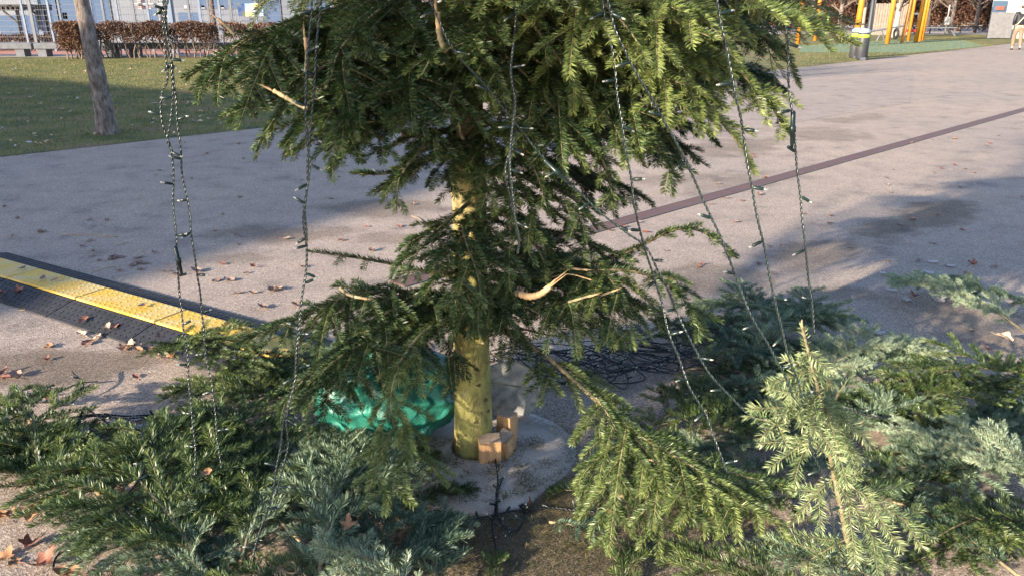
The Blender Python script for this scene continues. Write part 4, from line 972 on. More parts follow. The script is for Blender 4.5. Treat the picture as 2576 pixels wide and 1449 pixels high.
near = [ # px, py, z, size, kind, material, label
 (0,740,.03,.045,0,0,'pink-brown lobed leaf on the black rubber at the left edge'), (45,733,.035,.045,0,0,'red-brown lobed leaf on the black rubber, second from the left edge'),
 (57,675,.072,.035,1,3,'dark leaf farthest up the yellow lid'), (108,700,.072,.035,1,3,'left one of two dark leaves on the yellow lid'), (137,705,.072,.03,1,3,'right one of two dark leaves on the yellow lid'),
 (358,768,.072,.035,1,3,'single dark leaf on the middle lid of the ramp'), (210,805,.03,.035,2,0,'small red leaf on the black rubber left of the pale leaf pile'),
 (272,825,.02,.045,0,2,'pale curled leaf on the lower edge of the black rubber'), (290,820,.03,.04,1,0,'red curled leaf leaning on the pale curled one'),
 (407,841,.03,.045,1,0,'bright red leaf with a long stalk on the black rubber'), (205,840,.005,.04,1,2,'pale leaf in the gap below the black rubber'),
 (240,848,.005,.05,0,2,'crumpled tan leaf in the leaf drift by the ramp'), (222,862,.005,.045,1,0,'dark red leaf just below the leaf drift'),
 (122,872,.005,.035,2,1,'orange leaf alone on the asphalt left of the drift'), (310,878,.005,.05,0,1,'tan leaf in the drift by the ramp corner'),
 (330,868,.005,.05,0,2,'pale leaf standing in the drift by the ramp corner'), (345,880,.01,.04,1,1,'brown curled leaf at the right end of the drift'),
 (405,890,.005,.05,0,2,'pale crumpled leaf behind the bare branch end'), (425,900,.01,.045,0,1,'tan leaf resting on the bare branch end'), (445,893,.01,.04,2,1,'orange-brown leaf left of the hanging lights by the branch end'),
 (385,880,.01,.035,1,0,'small red leaf below the ramp edge'), (540,918,.005,.045,0,1,'orange lobed leaf right of the second light string'), (575,925,.005,.045,1,2,'pale leaf right of the orange lobed one'),
 (585,938,.005,.05,0,0,'red-brown leaf against the green branch by the ramp'), (650,915,.02,.05,1,0,'red leaf propped on the branch at the ramp end'), (705,905,.03,.045,0,2,'pale pink leaf at the ramp end'),
 (125,1002,.005,.035,0,1,'small orange leaf above the light cord at the left'), (0,940,.005,.045,0,0,'reddish leaf in the damp patch at the left edge'), (10,950,.005,.04,1,0,'brown leaf next to the reddish one in the damp patch'),
 (45,945,.005,.04,2,3,'grey-brown leaf right of the damp patch leaves'), (340,947,.005,.03,1,0,'tiny red leaf alone in the sun above the shadow'), (115,905,.005,.03,0,0,'tiny red leaf at the damp patch top'),
 (275,1068,.005,.032,1,4,'pale blue-grey leaf on shaded asphalt behind the left heap'), (345,1055,.005,.04,1,4,'pinkish grey leaf above the silver one'), (290,1080,.01,.06,0,1,'large tan leaf behind the left heap'),
 (370,1075,.01,.045,1,4,'silvery leaf touching the large tan leaf'), (470,1075,.005,.06,0,0,'broad red-brown leaf behind the left hanging lights'), (510,1080,.005,.04,1,2,'pale leaf right of the broad red-brown one'),
 (70,1070,.14,.05,1,2,'upright pale leaf stuck in the upper left branch'), (200,1098,.12,.06,1,4,'grey leaf lying over the upper left branches'), (330,1135,.14,.05,2,2,'pink-tan leaf caught in the tangled lights'),
 (25,1290,.01,.05,0,1,'orange leaf at the left edge beside the bare butt'), (75,1275,.02,.055,2,2,'pale leaf beside the bare butt'), (80,1295,.01,.06,1,1,'orange curled leaf under the pale one'), (0,1300,.01,.045,2,1,'leaf cut by the left edge below the bare butt'),
 (180,1265,.03,.05,0,3,'dark leaf between the butt and the big green branch'), (75,1370,.005,.055,0,0,'faded pink lobed leaf in lower left shade'), (10,1405,.005,.06,0,1,'orange leaf in the lower left corner'),
 (110,1420,.01,.07,0,0,'large red-orange leaf lying at the tip of the green branch'), (35,1415,.005,.03,2,1,'small leaf between the two big corner leaves'), (170,1440,.02,.06,1,1,'leaf under the green branch at the bottom edge'),
 (519,1190,.25,.025,2,1,'small tan leaf on top of the large green branch'), (330,1225,.2,.03,1,2,'pale leaf speck on the left of the green branch'), (878,1320,.20,.05,0,1,'orange-brown lobed leaf resting on the blue-green branch'),
 (1325,1265,.005,.04,2,0,'brown leaf beside the cord coil'), (1530,1290,.02,.03,1,1,'small orange leaf under the long low limb'), (1640,1180,.06,.03,1,3,'brown leaf below the lit limb'),
 (1900,985,.02,.05,1,0,'red-brown leaf on the patch of bare asphalt between heaps'), (2085,985,.1,.05,0,0,'red leaf deep in the right heap'), (2340,893,.005,.07,1,0,'long brown leaf on shaded asphalt right of the heap'),
 (2440,830,.005,.045,0,2,'pink leaf at the tip of the lone frosty branch'), (2525,850,.08,.045,2,2,'pale pink leaf under the lone branch butt'), (2480,873,.005,.04,1,3,'dark leaf below the lone frosty branch'),
 (2250,860,.005,.04,0,4,'white grey leaf right of the pale bough end'), (2208,840,.005,.045,0,4,'large silver leaf left of the white grey one'), (2145,832,.005,.035,1,0,'small brown leaf above the heap'),
 (2300,745,.005,.045,0,0,'red-brown leaf above a dark stain at right'), (2280,755,.005,.05,1,4,'silver leaf on the dark stain at right'), (2360,755,.005,.05,0,4,'broad silver leaf left of the lone branch'), (2400,738,.005,.04,0,4,'small silver leaf touching the lone branch'),
 (2445,665,.005,.045,0,0,'brown leaf pair member upper right'), (2435,690,.005,.04,1,0,'dark red leaf just below the brown pair'), (2500,672,.005,.03,1,3,'small dark leaf right of the brown pair'),
 (2335,686,.005,.035,1,4,'silver leaf in right shade, nearest the tree'), (2220,690,.005,.03,2,4,'pale fleck leaf left in the right shade'), (2345,660,.005,.035,1,4,'pale leaf high in the right shade'),
 (2390,670,.005,.04,1,4,'long pale leaf right shade'), (2240,730,.005,.035,1,4,'pale leaf above the stain cluster'), (2010,800,.01,.045,0,4,'white leaf at the back edge of the right heap'), (1985,835,.06,.05,0,0,'red leaf at the back of the right heap'),
 (1690,705,.005,.035,0,0,'orange brown leaf at the tree shadow edge'), (250,655,.005,.03,1,3,'brown leaf in full sun left of centre'), (620,687,.005,.03,1,3,'dark leaf in the sun near the twisted pair'), (637,672,.005,.035,0,0,'red leaf in the sun near the twisted pair'),
 (718,602,.005,.045,1,2,'pale tan leaf with a long shadow by the twisted pair'), (860,605,.005,.035,1,0,'reddish leaf on the damp mark behind'), (560,665,.005,.035,1,0,'brown leaf above the ramp shadow'), (100,583,.005,.04,1,3,'dark leaf far left on the asphalt'),
 (720,805,.005,.035,1,0,'tan leaf near the drooping left bough'), (1925,447,.005,.04,0,1,'tan leaf on the drain cover'), (2400,350,.005,.04,0,1,'orange leaf on the drain at right'), (1005,570,.005,.035,1,0,'red stalk leaf left of the trunk'),
]
for a in near:
    p = G(a[0], a[1], a[2]); leaf(tuple(p), a[3]*(.72 if a[1] > 1200 else .88), a[4], a[5], a[6], GR)
# leaves in the ramp shadow
for k in range(22):
    t = rnd.uniform(-.2, 2.6); p = np.array((YA[0], YA[1], 0))+du*SL*t+dv*rnd.uniform(.52, .82)
    leaf((p[0], p[1], .004), rnd.uniform(.022, .045), rnd.choice((1, 1, 2)), rnd.choice((3, 3, 3)), 'small grey leaf lying in the dark shadow strip behind the ramp', GR)
for k in range(120):
    px, py = rnd.uniform(0, 2576), rnd.uniform(330, 700)
    p = G(px, py)
    leaf((p[0], p[1], .004), rnd.uniform(.018, .036), rnd.choice((0, 1, 2)), rnd.choice((3, 3, 3, 0)), 'small dark leaf lying flat on the open asphalt', GR, tilt=.08)
for k in range(130):
    px, py = rnd.uniform(0, 800), rnd.uniform(160, 400); p = G(px, py)
    if np.dot(p[:2]-EA[:2], (-ed[1], ed[0])) < .1: continue
    leaf((p[0], p[1], .03), rnd.uniform(.03, .05), rnd.choice((0, 1, 2)), rnd.choice((2, 4, 2)), 'small pale leaf lying on the lawn', 'pale leaves scattered on the lawn')
for mi in range(5):
    for kd in range(3):
        if (mi, kd) not in lused: bpy.data.objects.remove(LPROTO[mi][kd])
# ---- sticks
m_stick = simple('dry_stick', (.50, .36, .22), (.36, .24, .14), .8, 40)
for (a, b_, r_, lb) in [((157, 592), (298, 598), .004, 'long thin dry stick in the sun at left'), ((230, 688), (290, 672), .003, 'curved dark twig in the ramp shadow'), ((50, 782), (118, 785), .003, 'thin stick at the edge of the black rubber'),
                        ((290, 620), (330, 612), .003, 'small twig above the ramp'), ((365, 825), (382, 858), .005, 'broken twig standing in the leaf drift'), ((1035, 545), (1065, 565), .003, 'short twig left of the trunk')]:
    p, q = G(*a), G(*b_); mb = MB(); m_ = (p+q)/2+np.array((.01, .02, .006))
    mb.tube(spline([p+np.array((0, 0, .005)), m_+np.array((0, 0, .004)), q+np.array((0, 0, .006))], 5), r_*.8, 5); o = mb.build('dry_stick', m_stick, None, True); tag(o, lb, 'stick')

# ---- loose needles on the ground
g = np.random.default_rng(21); m = 20000
ctr = np.array(G(1420, 1330)[:2]); q = ctr + g.normal(0, 1, (m, 2))*np.array((.42, .30))
q2 = np.array((TX, TY)) + g.normal(0, .28, (5000, 2)); q3 = np.column_stack((g.uniform(-2.2, 1.8, 6000), g.uniform(1.6, 3.4, 6000)))
q = np.concatenate((q, q2, q3)); m = len(q); a = g.uniform(0, 2*np.pi, m)
rd = np.hypot(q[:, 0]-TX-.015, q[:, 1]-TY-.01); keep = (rd > .10); q = q[keep]; a = a[keep]; rd = rd[keep]; kk = (rd > .36) | (np.array([mnoise.noise(Vector((x*11, y*11, 0))) for x, y in q]) + g.normal(0, .12, len(q)) > .06); q = q[kk]; a = a[kk]; rd = rd[kk]; m = len(q)
z = np.where(rd < .37, .041, .004) + g.random(m)*.006; ln = g.uniform(.012, .024, m)
p0 = np.column_stack((q, z)); d_ = np.column_stack((np.cos(a), np.sin(a), g.normal(0, .12, m)))*ln[:, None]; w_ = np.column_stack((-np.sin(a), np.cos(a), np.zeros(m)))*.0011
v = np.stack((p0-w_, p0+w_, p0+d_+w_*.6, p0+d_-w_*.6), 1).reshape(-1, 3)
NL = needle_mat('fallen_needles', (.035, .045, .022), (.11, .10, .05), (.30, .24, .13), .6, .1)
o = quads('needle_litter', v, np.arange(4*m).reshape(-1, 4), NL, None, False); tag(o, 'loose fallen fir needles strewn around the trunk base', 'needle litter', kind='stuff')
at = o.data.attributes.new('tint', 'FLOAT', 'POINT'); at.data.foreach_set('value', np.repeat(np.clip(g.normal(.45, .25, m), 0, 1), 4).astype(np.float32))

# ================================================================== BACKGROUND
def cross(px, base_py): return G(px, base_py)
m_steel = simple('blue_grey_steel', (.17, .22, .30), (.13, .17, .24), .5, 6)
m_galv = simple('galvanised_post', (.13, .145, .175), (.10, .115, .14), .5, 6)
m_facade, n, l, b = mat('pale_facade')
v = objvec(n, l); bk = N(n, 'ShaderNodeTexBrick'); bk.offset = 0; l.new(v, bk.inputs['Vector']); bk.inputs['Scale'].default_value = 1
bk.inputs['Brick Width'].default_value = 1.4; bk.inputs['Row Height'].default_value = .42; bk.inputs['Mortar Size'].default_value = .02
bk.inputs['Color1'].default_value = (.115, .13, .165, 1); bk.inputs['Color2'].default_value = (.14, .155, .19, 1); bk.inputs['Mortar'].default_value = (.07, .085, .12, 1)
mp = N(n, 'ShaderNodeMapping'); mp.inputs['Rotation'].default_value = (R(90), 0, 0); l.new(v, mp.inputs[0]); l.new(mp.outputs[0], bk.inputs['Vector'])
l.new(bk.outputs[0], b.inputs['Base Color']); b.inputs['Roughness'].default_value = .45
m_white = simple('white_render', (.50, .49, .48), (.45, .44, .43), .9, 2)
m_glass, n, l, b = mat('dark_glass'); b.inputs['Base Color'].default_value = (.08, .13, .20, 1); b.inputs['Roughness'].default_value = .08
m_win, n, l, b = mat('blue_glass'); b.inputs['Base Color'].default_value = (.08, .12, .20, 1); b.inputs['Roughness'].default_value = .15
m_dkwood = simple('dark_stained_wood', (.10, .085, .07), (.06, .05, .045), .8, 5)
m_conc = simple('grey_concrete', (.16, .17, .19), (.12, .125, .14), .9, 5, bmp=.2)
m_orange = simple('orange_paint', (.62, .25, .025), (.52, .20, .02), .45, 3)
m_trunkg, n, l, b = mat('grey_park_bark')
v = objvec(n, l, (1, 1, .35)); a1 = noise(n, l, 22, 6, v, .7); a2 = noise(n, l, 3, 3, objvec(n, l, (1, 1, .7)))
r = ramp(n, [(.34, (.05, .038, .032)), (.5, (.18, .145, .125)), (.66, (.34, .29, .26))]); l.new(a1.outputs[0], r.inputs[0]); l.new(r.outputs[0], b.inputs['Base Color']); b.inputs['Roughness'].default_value = .9
bump(n, l, a1.outputs[0], 1.0, .03, b)
m_twig = simple('thin_branches', (.20, .15, .12), (.13, .10, .08), .9, 5)
m_beige = simple('pale_bark', (.52, .42, .33), (.40, .31, .24), .9, 4)

# ---- building at the left
bld = empty('sports_hall', (0, 0, 0), 'long pale blue-grey panelled hall behind the wire fence', 'building')
BY = 50.0
mb = MB(); mb.box((-30, BY+6, 3.5), (62, 12, 7)); mb.build('wall', m_facade, bld)
mb = MB(); mb.box((-30, BY+6, 7.2), (63, 13, .4)); mb.build('roof', m_conc, bld)
def win(px0, px1, py0, py1, m_=None, nm='window'):
    a = D(px0, py1, BY); c = D(px1, py0, BY); mb = MB(); w_ = c[0]-a[0]; h_ = c[2]-a[2]
    mb.box(((a[0]+c[0])/2, BY-.02, (a[2]+c[2])/2), (w_+.12, .08, h_+.12)); o = mb.build(nm, m_galv, bld)
    mb = MB(); mb.box(((a[0]+c[0])/2, BY-.05, (a[2]+c[2])/2), (w_, .06, h_)); mb.build('pane', m_ or m_win, o)
for w_ in [(100, 135, -40, 84), (150, 192, 0, 56), (240, 268, -30, 70), (380, 400, 20, 60), (452, 500, 33, 56), (500, 640, -60, 20), (5, 90, 40, 90), (660, 700, -20, 60), (760, 820, -40, 50), (870, 905, 10, 60)]: win(*w_)
win(161, 170, 33, 49, m_glass)
for px in (468, 511, 560): win(px-3, px+4, 15, 22, m_white, 'white_plate')  # small white squares on the facade
# white block + red sign band behind the tree crown
wb = empty('white_pavilion', tuple(G(1000, 70)*np.array((1, 0, 0))+np.array((0, 46, 0))), 'white low building seen through the fir boughs', 'building')
wb.location = (0, 0, 0)
xa, xb_ = D(905, 30, 47)[0], D(1180, 30, 47)[0]
mb = MB(); mb.box(((xa+xb_)/2, 48.5, 1.7), (xb_-xa, 3, 3.4)); mb.build('wall', m_white, wb)
mb = MB(); mb.box(((xa+xb_)/2, 46.96, 1.75), (xb_-xa-.6, .06, .22)); mb.build('red_stripe', simple('red_paint', (.55, .10, .07)), wb)
for k in range(4):
    mb = MB(); mb.box((xa+1+k*(xb_-xa-2)/3, 46.97, 1.1), (.8, .06, .8)); mb.build('window', m_win, wb)

# ---- wire fence with posts
FY = 32.0
fence = empty('wire_fence', (0, 0, 0), 'tall double-wire mesh fence with slim steel posts in front of the hall', 'fence')
mb = MB(); x0, x1 = D(-300, 0, FY)[0], D(1330, 0, FY)[0]; z = .15
while z < 4.0:
    mb.box(((x0+x1)/2, FY, z), (x1-x0, .012, .012)); z += .2
x = x0
while x < x1:
    mb.box((x, FY+.01, 2.05), (.005, .005, 3.9)); x += .1
mb.build('mesh_panel', m_galv, fence)
for i, px in enumerate([-240, -120, 64, 84, 130, 157, 236, 266, 301, 341, 378, 480, 507, 529, 557, 585, 648, 662, 740, 800, 870, 945, 1010, 1090, 1160, 1240, 1320]):
    X = D(px, 60, FY)[0]; mb = MB(); mb.box((X, FY-.04, 2.05), (.075 if i % 3 else .11, .06, 4.1)); mb.build('fence_post', m_galv if i % 2 else m_steel, fence)
for (px, bpy_, w_, lb) in [(115, 121, .24, 'thick blue-grey steel mast left of the leaning park tree'), (444, 137, .22, 'thick steel mast behind the hanging lights at the left')]:
    p = G(px, bpy_); mb = MB(); mb.box((0, 0, 3.0), (w_, w_*.9, 6.0), bev=.03); o = mb.build('steel_mast', m_steel); o.location = p
    mb = MB(); mb.box((0, 0, .02), (w_*1.8, w_*1.8, .04)); mb.build('base_plate', m_steel, o); tag(o, lb, 'mast')
# goal / hoop frame beside the second mast
p = G(430, 130); hp = empty('goal_frame', (p[0], p[1], 0), 'white goal frame with diagonal brace beside the thick mast', 'goal')
mb = MB(); mb.tube([(-.25, 0, 0), (-.25, 0, 1.9), (0, 0, 1.9)], .05, 6); mb.build('post', m_white, hp)
mb = MB(); mb.tube([(-1.2, 0, 1.75), (.3, 0, 1.75)], .05, 6); mb.tube([(-.1, 0, 1.6), (.25, 0, 1.0)], .035, 6); mb.build('crossbar', m_white, hp)
mb = MB(); mb.box((-.8, .05, 1.85), (.5, .04, .55)); mb.build('pink_board', simple('pink_board', (.62, .42, .42)), hp)
# patterned sheet on the fence
a = D(600, 42, FY-.12); c = D(660, 10, FY-.12)
m_map, n, l, b = mat('blue_yellow_sheet'); v = objvec(n, l); a1 = noise(n, l, 2.2, 3, v)
r = ramp(n, [(.42, (.20, .34, .62)), (.50, (.42, .50, .66)), (.56, (.66, .60, .30)), (.64, (.75, .66, .25))]); l.new(a1.outputs[0], r.inputs[0]); l.new(r.outputs[0], b.inputs['Base Color'])
mb = MB(); mb.box(((a[0]+c[0])/2, FY-.12, (a[2]+c[2])/2), (c[0]-a[0], .01, c[2]-a[2])); tag(mb.build('fence_banner', m_map), 'blurry blue and yellow sheet hung on the wire fence', 'banner')

# ---- shelter
p = G(80, 112); sh = empty('wooden_shelter', (D(88, 60, 34.5)[0]-.9, 34.5, 0), 'dark wooden shelter with a flat slatted roof behind the low hedge', 'shelter')
mb = MB(); mb.box((-1.2, 0, 1.72), (4.6, 2.4, .06)); mb.build('roof', m_dkwood, sh)
mb = MB()
for k in range(24): mb.box((-3.3+k*.19, 0, 1.60), (.05, 2.3, .16))
mb.build('rafters', m_dkwood, sh)
for x in (-2.9, .85):
    for y in (-1, 1):
        mb = MB(); mb.box((x, y, .78), (.11, .11, 1.56)); mb.tube([(x, y-.01, 1.0), (x+(-.55 if x > 0 else .55), y-.01, 1.5)], .045, 5); mb.build('post', m_dkwood, sh)

# ---- park trees
def limb(mb, p, d, r, L, depth, g, tw):
    k = 5; pts = [p]; rs = [r]; q = Vector(p); d = Vector(d).normalized()
    for i in range(k):
        d = (d + Vector((g.uniform(-.18, .18), g.uniform(-.18, .18), g.uniform(-.02, .12)))).normalized(); q = q + d*L/k; pts.append(tuple(q)); rs.append(r*(1-.7*(i+1)/k))
    (mb if depth > 1 else tw).tube(pts, rs, 6 if depth > 1 else 4, cap=False)
    if depth == 0: return
    for i in range(1, k+1):
        for _ in range(1 if depth > 1 else 2):
            dd = (d + Vector((g.uniform(-1, 1), g.uniform(-1, 1), g.uniform(-.1, .8)))*.9).normalized()
            limb(mb, pts[i], dd, max(.006, rs[i]*.6), L*g.uniform(.45, .65), depth-1, g, tw)
def park_tree(pos, r, H, label, seed, mt, lean=(0, 0), fork=2.3, depth=2, group=None, flare=1.35, root_h=.25):
    g = random.Random(seed); e = empty('park_tree', tuple(pos), label, 'tree', group)
    mb = MB(); tw = MB(); pts = []; rs = []
    for i in range(22):
        z = H*.8*i/21; pts.append((lean[0]*z+.02*math.sin(z*2+seed), lean[1]*z, z)); rs.append(r*(1-.55*i/21)*(1+(flare-1)*math.exp(-z/root_h)))
    n_ = 20; vs_ = []
    for (q, rr_) in zip(pts, rs):
        for j in range(n_):
            a = 2*math.pi*j/n_; k_ = rr_*(1+.06*mnoise.noise(Vector((math.cos(a)*2, math.sin(a)*2, q[2]*2+seed))) + .10*max(0, 1-q[2]/.3)*math.sin(a*4+1))
            vs_.append((q[0]+k_*math.cos(a), q[1]+k_*math.sin(a), q[2]))
    mb.add(vs_, [(i*n_+j, i*n_+(j+1) % n_, (i+1)*n_+(j+1) % n_, (i+1)*n_+j) for i in range(21) for j in range(n_)])
    cr = MB(); th = MB()
    for i in range(22):
        if pts[i][2] > fork:
            for _ in range(2): a = g.uniform(0, 6.28); limb(cr, pts[i], (math.cos(a), math.sin(a), .7), rs[i]*.45, H*.26, depth, g, th)
    mb.build('trunk', mt, e, True)
    b_ = len(cr.v); cr.f += [tuple(b_+i for i in f) for f in th.f]; cr.v += th.v; cr.m += th.m; cr.n += th.n
    cr.build('crown', m_twig, e)
    return e
park_tree(G(268, 338), .112, 6.5, 'bare park tree with rough grey bark on the lawn at the left', 1, m_trunkg, fork=2.6)
park_tree(G(546, 120), .13, 6, 'thin tree trunk in front of the hall behind the hedge', 2, m_trunkg)
park_tree(G(960, 112), .2, 6, 'tree trunk behind the hedge seen left of the fir trunk', 12, m_trunkg)
park_tree(np.array((-6.5, -3.2, 0)), .13, 7, 'park tree behind the viewer to the left, added for dappled shade', 13, m_trunkg, fork=2.4)  # out of view, added to dapple the foreground with shade

# ---- hedges (bare stems below, brown leaves above)
m_hleaf = needle_mat('hedge_leaves', (.060, .032, .024), (.14, .070, .045), (.30, .15, .08), .7, .15)
def hedge(name, pa_, pb_, width, H, leaf_from, n_leaf, n_stem, label, seed, tint=.4, dense=1.0, lsz=.035):
    g = np.random.default_rng(seed); A_ = np.array((pa_[0], pa_[1], 0.0)); B_ = np.array((pb_[0], pb_[1], 0.0)); d = B_-A_; L = np.linalg.norm(d); d = d/L; nv = np.array((-d[1], d[0], 0))
    e = empty(name, tuple(A_), label, 'hedge'); mb = MB()
    for i in range(n_stem):
        t = L*(i+g.random())/n_stem; o_ = g.uniform(-.3, .3)*width; p = d*t + nv*o_; pts = [p]
        for k in range(5): p = p + np.array((g.normal(0, .05), g.normal(0, .05), H*.19)); pts.append(p)
        mb.tube(pts, [.03, .024, .02, .015, .010, .006], 5, cap=False)
        for k in range(7):
            q = pts[g.integers(1, 5)]; e_ = q+np.array((g.normal(0, .22), g.normal(0, .15), g.uniform(.08, .4))); mb.tube([q, (q+e_)/2+g.normal(0, .03, 3), e_], [.010, .007, .004], 4, cap=False)
    mb.build('stems', m_twig, e)
    m = n_leaf; t = g.random(m)*L; o_ = (g.random(m)-.5)*width; u = g.random(m)**.7
    z = leaf_from + (H-leaf_from)*u + .04*np.sin(t*5) + g.normal(0, .02, m)
    cl = np.array([mnoise.noise(Vector((float(a), float(c)*2, float(b_)*2.2+seed))) for a, b_, c in zip(t*2.2, z, o_)])
    k = (cl > -.12-.5*(dense-1)) | (g.random(m) < .25*u); t, o_, z = t[k], o_[k], z[k]; m = len(t)
    P = d[None]*t[:, None] + nv[None]*o_[:, None]; P[:, 2] = z
    a = g.normal(0, 1, (m, 3)); a /= np.linalg.norm(a, axis=1)[:, None]; c = np.cross(a, g.normal(0, 1, (m, 3))); c /= np.linalg.norm(c, axis=1)[:, None]
    s_ = g.uniform(.6, 1.3, m)[:, None]*lsz
    v = np.stack((P-a*s_, P+c*s_*.6, P+a*s_, P-c*s_*.6), 1).reshape(-1, 3)
    o = quads('leaves', v, np.arange(4*m).reshape(-1, 4), m_hleaf, e, False)
    at = o.data.attributes.new('tint', 'FLOAT', 'POINT'); at.data.foreach_set('value', np.repeat(np.clip(g.normal(tint, .2, m), 0, 1), 4).astype(np.float32))
    return e
HB = G(160, 145); hb2 = G(560, 142); HW = D(190, 145, 27)
h1a, h1b = D(172, 100, 27.5), D(545, 100, 28)
hedge('beech_hedge', h1a, h1b, .9, 1.16, .52, 16000, 40, 'brown leafy hedge with bare stems below, left of the tree', 31, .28)
hedge('beech_hedge', D(158, 100, 27.2), D(215, 100, 27.2), 1.1, 1.15, .28, 7000, 10, 'bushy copper brown end of the hedge behind the leaning park tree', 32, .45, 1.6)
hedge('beech_hedge', D(560, 100, 28), D(1330, 100, 28.5), .9, 1.12, .5, 26000, 70, 'hedge continuing behind the fir boughs', 33, .35)
hedge('beech_hedge', D(-120, 100, 32.5), D(155, 100, 32.5), .8, .62, .2, 7000, 28, 'lower thin hedge in front of the wooden shelter', 34, .35)
# concrete benches
for (xa, xb_, lb) in [(-330, 92, 'long low grey concrete bench at the left edge'), (97, 300, 'low concrete bench in front of the lower hedge'), (305, 760, 'low concrete bench seen through the hedge stems')]:
    a, c = D(xa, 130, 28.6), D(xb_, 130, 28.6); e = empty('concrete_bench', (a[0], 28.6, 0), lb, 'bench'); L = c[0]-a[0]
    mb = MB(); mb.box((L/2, 0, .36), (L, .5, .2), bev=.02); mb.build('seat', m_conc, e)
    for x in (L*.08, L*.92): mb = MB(); mb.box((x, 0, .13), (.3, .4, .26)); mb.build('leg', m_conc, e)

# ---- unseen block added far behind the viewer on the left to shade the lawn
C0 = np.array((1.5, 11.0)) - np.array((math.sin(SUN_AZ), math.cos(SUN_AZ)))*26
e = empty('shade_block', (C0[0], C0[1], 0), 'plain unseen block far behind on the left, added to shade the lawn', 'building', rz=math.atan2(.53, -.85))
mb = MB(); mb.box((26, 4, 3.9), (52, 8, 7.8)); mb.build('wall', m_white, e)
mb = MB(); mb.box((26, 4, 7.9), (52.2, 8.2, .2)); mb.build('roof', m_conc, e)
for k in range(12):
    for s_ in range(3):
        mb = MB(); mb.box((3+k*4, -.02, 1.4+s_*2.5), (1.6, .08, 1.5)); o = mb.build('window', m_galv, e); 
        mb = MB(); mb.box((3+k*4, -.05, 1.4+s_*2.5), (1.45, .06, 1.35)); mb.build('pane', m_glass, o)

# ---- playground (right)
def pole(px, bpy_, r, lb, lean=0, H=4.2, m_=None):
    p = G(px, bpy_); mb = MB(); mb.tube([(0, 0, 0), (lean*H*.5, 0, H*.5), (lean*H, 0, H)], r, 12); o = mb.build('play_pole', m_ or m_orange, None, True); o.location = p
    mb = MB(); mb.tube([(0, 0, H*1), (0, 0, H+.04)], r*1.06, 10); c = mb.build('end_cap', m_steel, o); c.location = (lean*H, 0, 0)
    return tag(o, lb, 'pole', 'orange playground poles')
pole(2006, 113, .095, 'orange pole half hidden by the fir bough', 0)
pole(2050, 104, .10, 'orange pole just right of the fir bough', 0)
pole(2152, 118, .12, 'thick orange pole behind the litter bins', .004)
pole(2147, 112, .08, 'thinner orange pole leaning beside the one behind the bins', .03)
pole(2231, 112, .105, 'single orange pole left of the swing', .008)
pole(2268, 110, .08, 'slanting brownish orange pole carrying climbing pegs', .075, m_=simple('brown_orange', (.62, .28, .07), (.5, .2, .05), .6))
pole(2284, 105, .085, 'orange pole left of the red swing seat', 0)
pole(2303, 108, .10, 'front orange pole of the pole cluster', .03)
pole(2313, 106, .085, 'middle orange pole of the pole cluster', .012)
pole(2319, 104, .08, 'right orange pole of the pole cluster', .01)
pole(2078, 92, .06, 'short lime green marker pole', 0, H=1.3, m_=simple('lime_green', (.42, .62, .14), (.3, .5, .1), .5, 12))
# swing
p = G(2293, 98); sw = empty('play_swing', (p[0], p[1], 0), 'red swing seat hanging on chains between the orange poles', 'swing')
mb = MB(); mb.box((0, 0, 1.32), (.9, .08, .10)); mb.build('crossbar', m_galv, sw)
for x in (-.16, .16): mb = MB(); mb.tube([(x, 0, 1.3), (x*1.4, 0, .55)], .018, 5); mb.build('chain', m_galv, sw)
mb = MB(); mb.box((0, 0, .42), (.62, .3, .16), bev=.03); mb.build('seat', simple('red_plastic', (.55, .05, .05)), sw)
# seesaw
p = G(2215, 104); ss = empty('seesaw', (p[0], p[1], 0), 'seesaw with a black tyre under its raised end', 'seesaw')
mb = MB(); mb.tube([(-1.9, 0, .25), (1.1, 0, .75)], .05, 6); mb.build('beam', m_galv, ss)
mb = MB(); ring_ = [(.75+.0, .22*math.cos(a), .36+.22*math.sin(a)) for a in [i*.4488 for i in range(15)]]; mb.tube(ring_, .07, 8, cap=False); mb.build('tyre', m_blk, ss)
mb = MB(); mb.tube([(-.2, 0, 0), (0, 0, .55), (.2, 0, 0)], .04, 6); mb.build('stand', m_galv, ss)
p = G(2352, 92); pb_ = empty('park_bench', (p[0], p[1], 0), 'grey bench table with slanting legs on the far grass', 'bench')
mb = MB(); mb.box((0, 0, .50), (2.3, .6, .07)); mb.build('seat', m_conc, pb_)
for x in (-.8, .8): mb = MB(); mb.tube([(x, 0, .48), (x*1.5, -.1, 0)], .05, 6); mb.build('leg', m_galv, pb_)
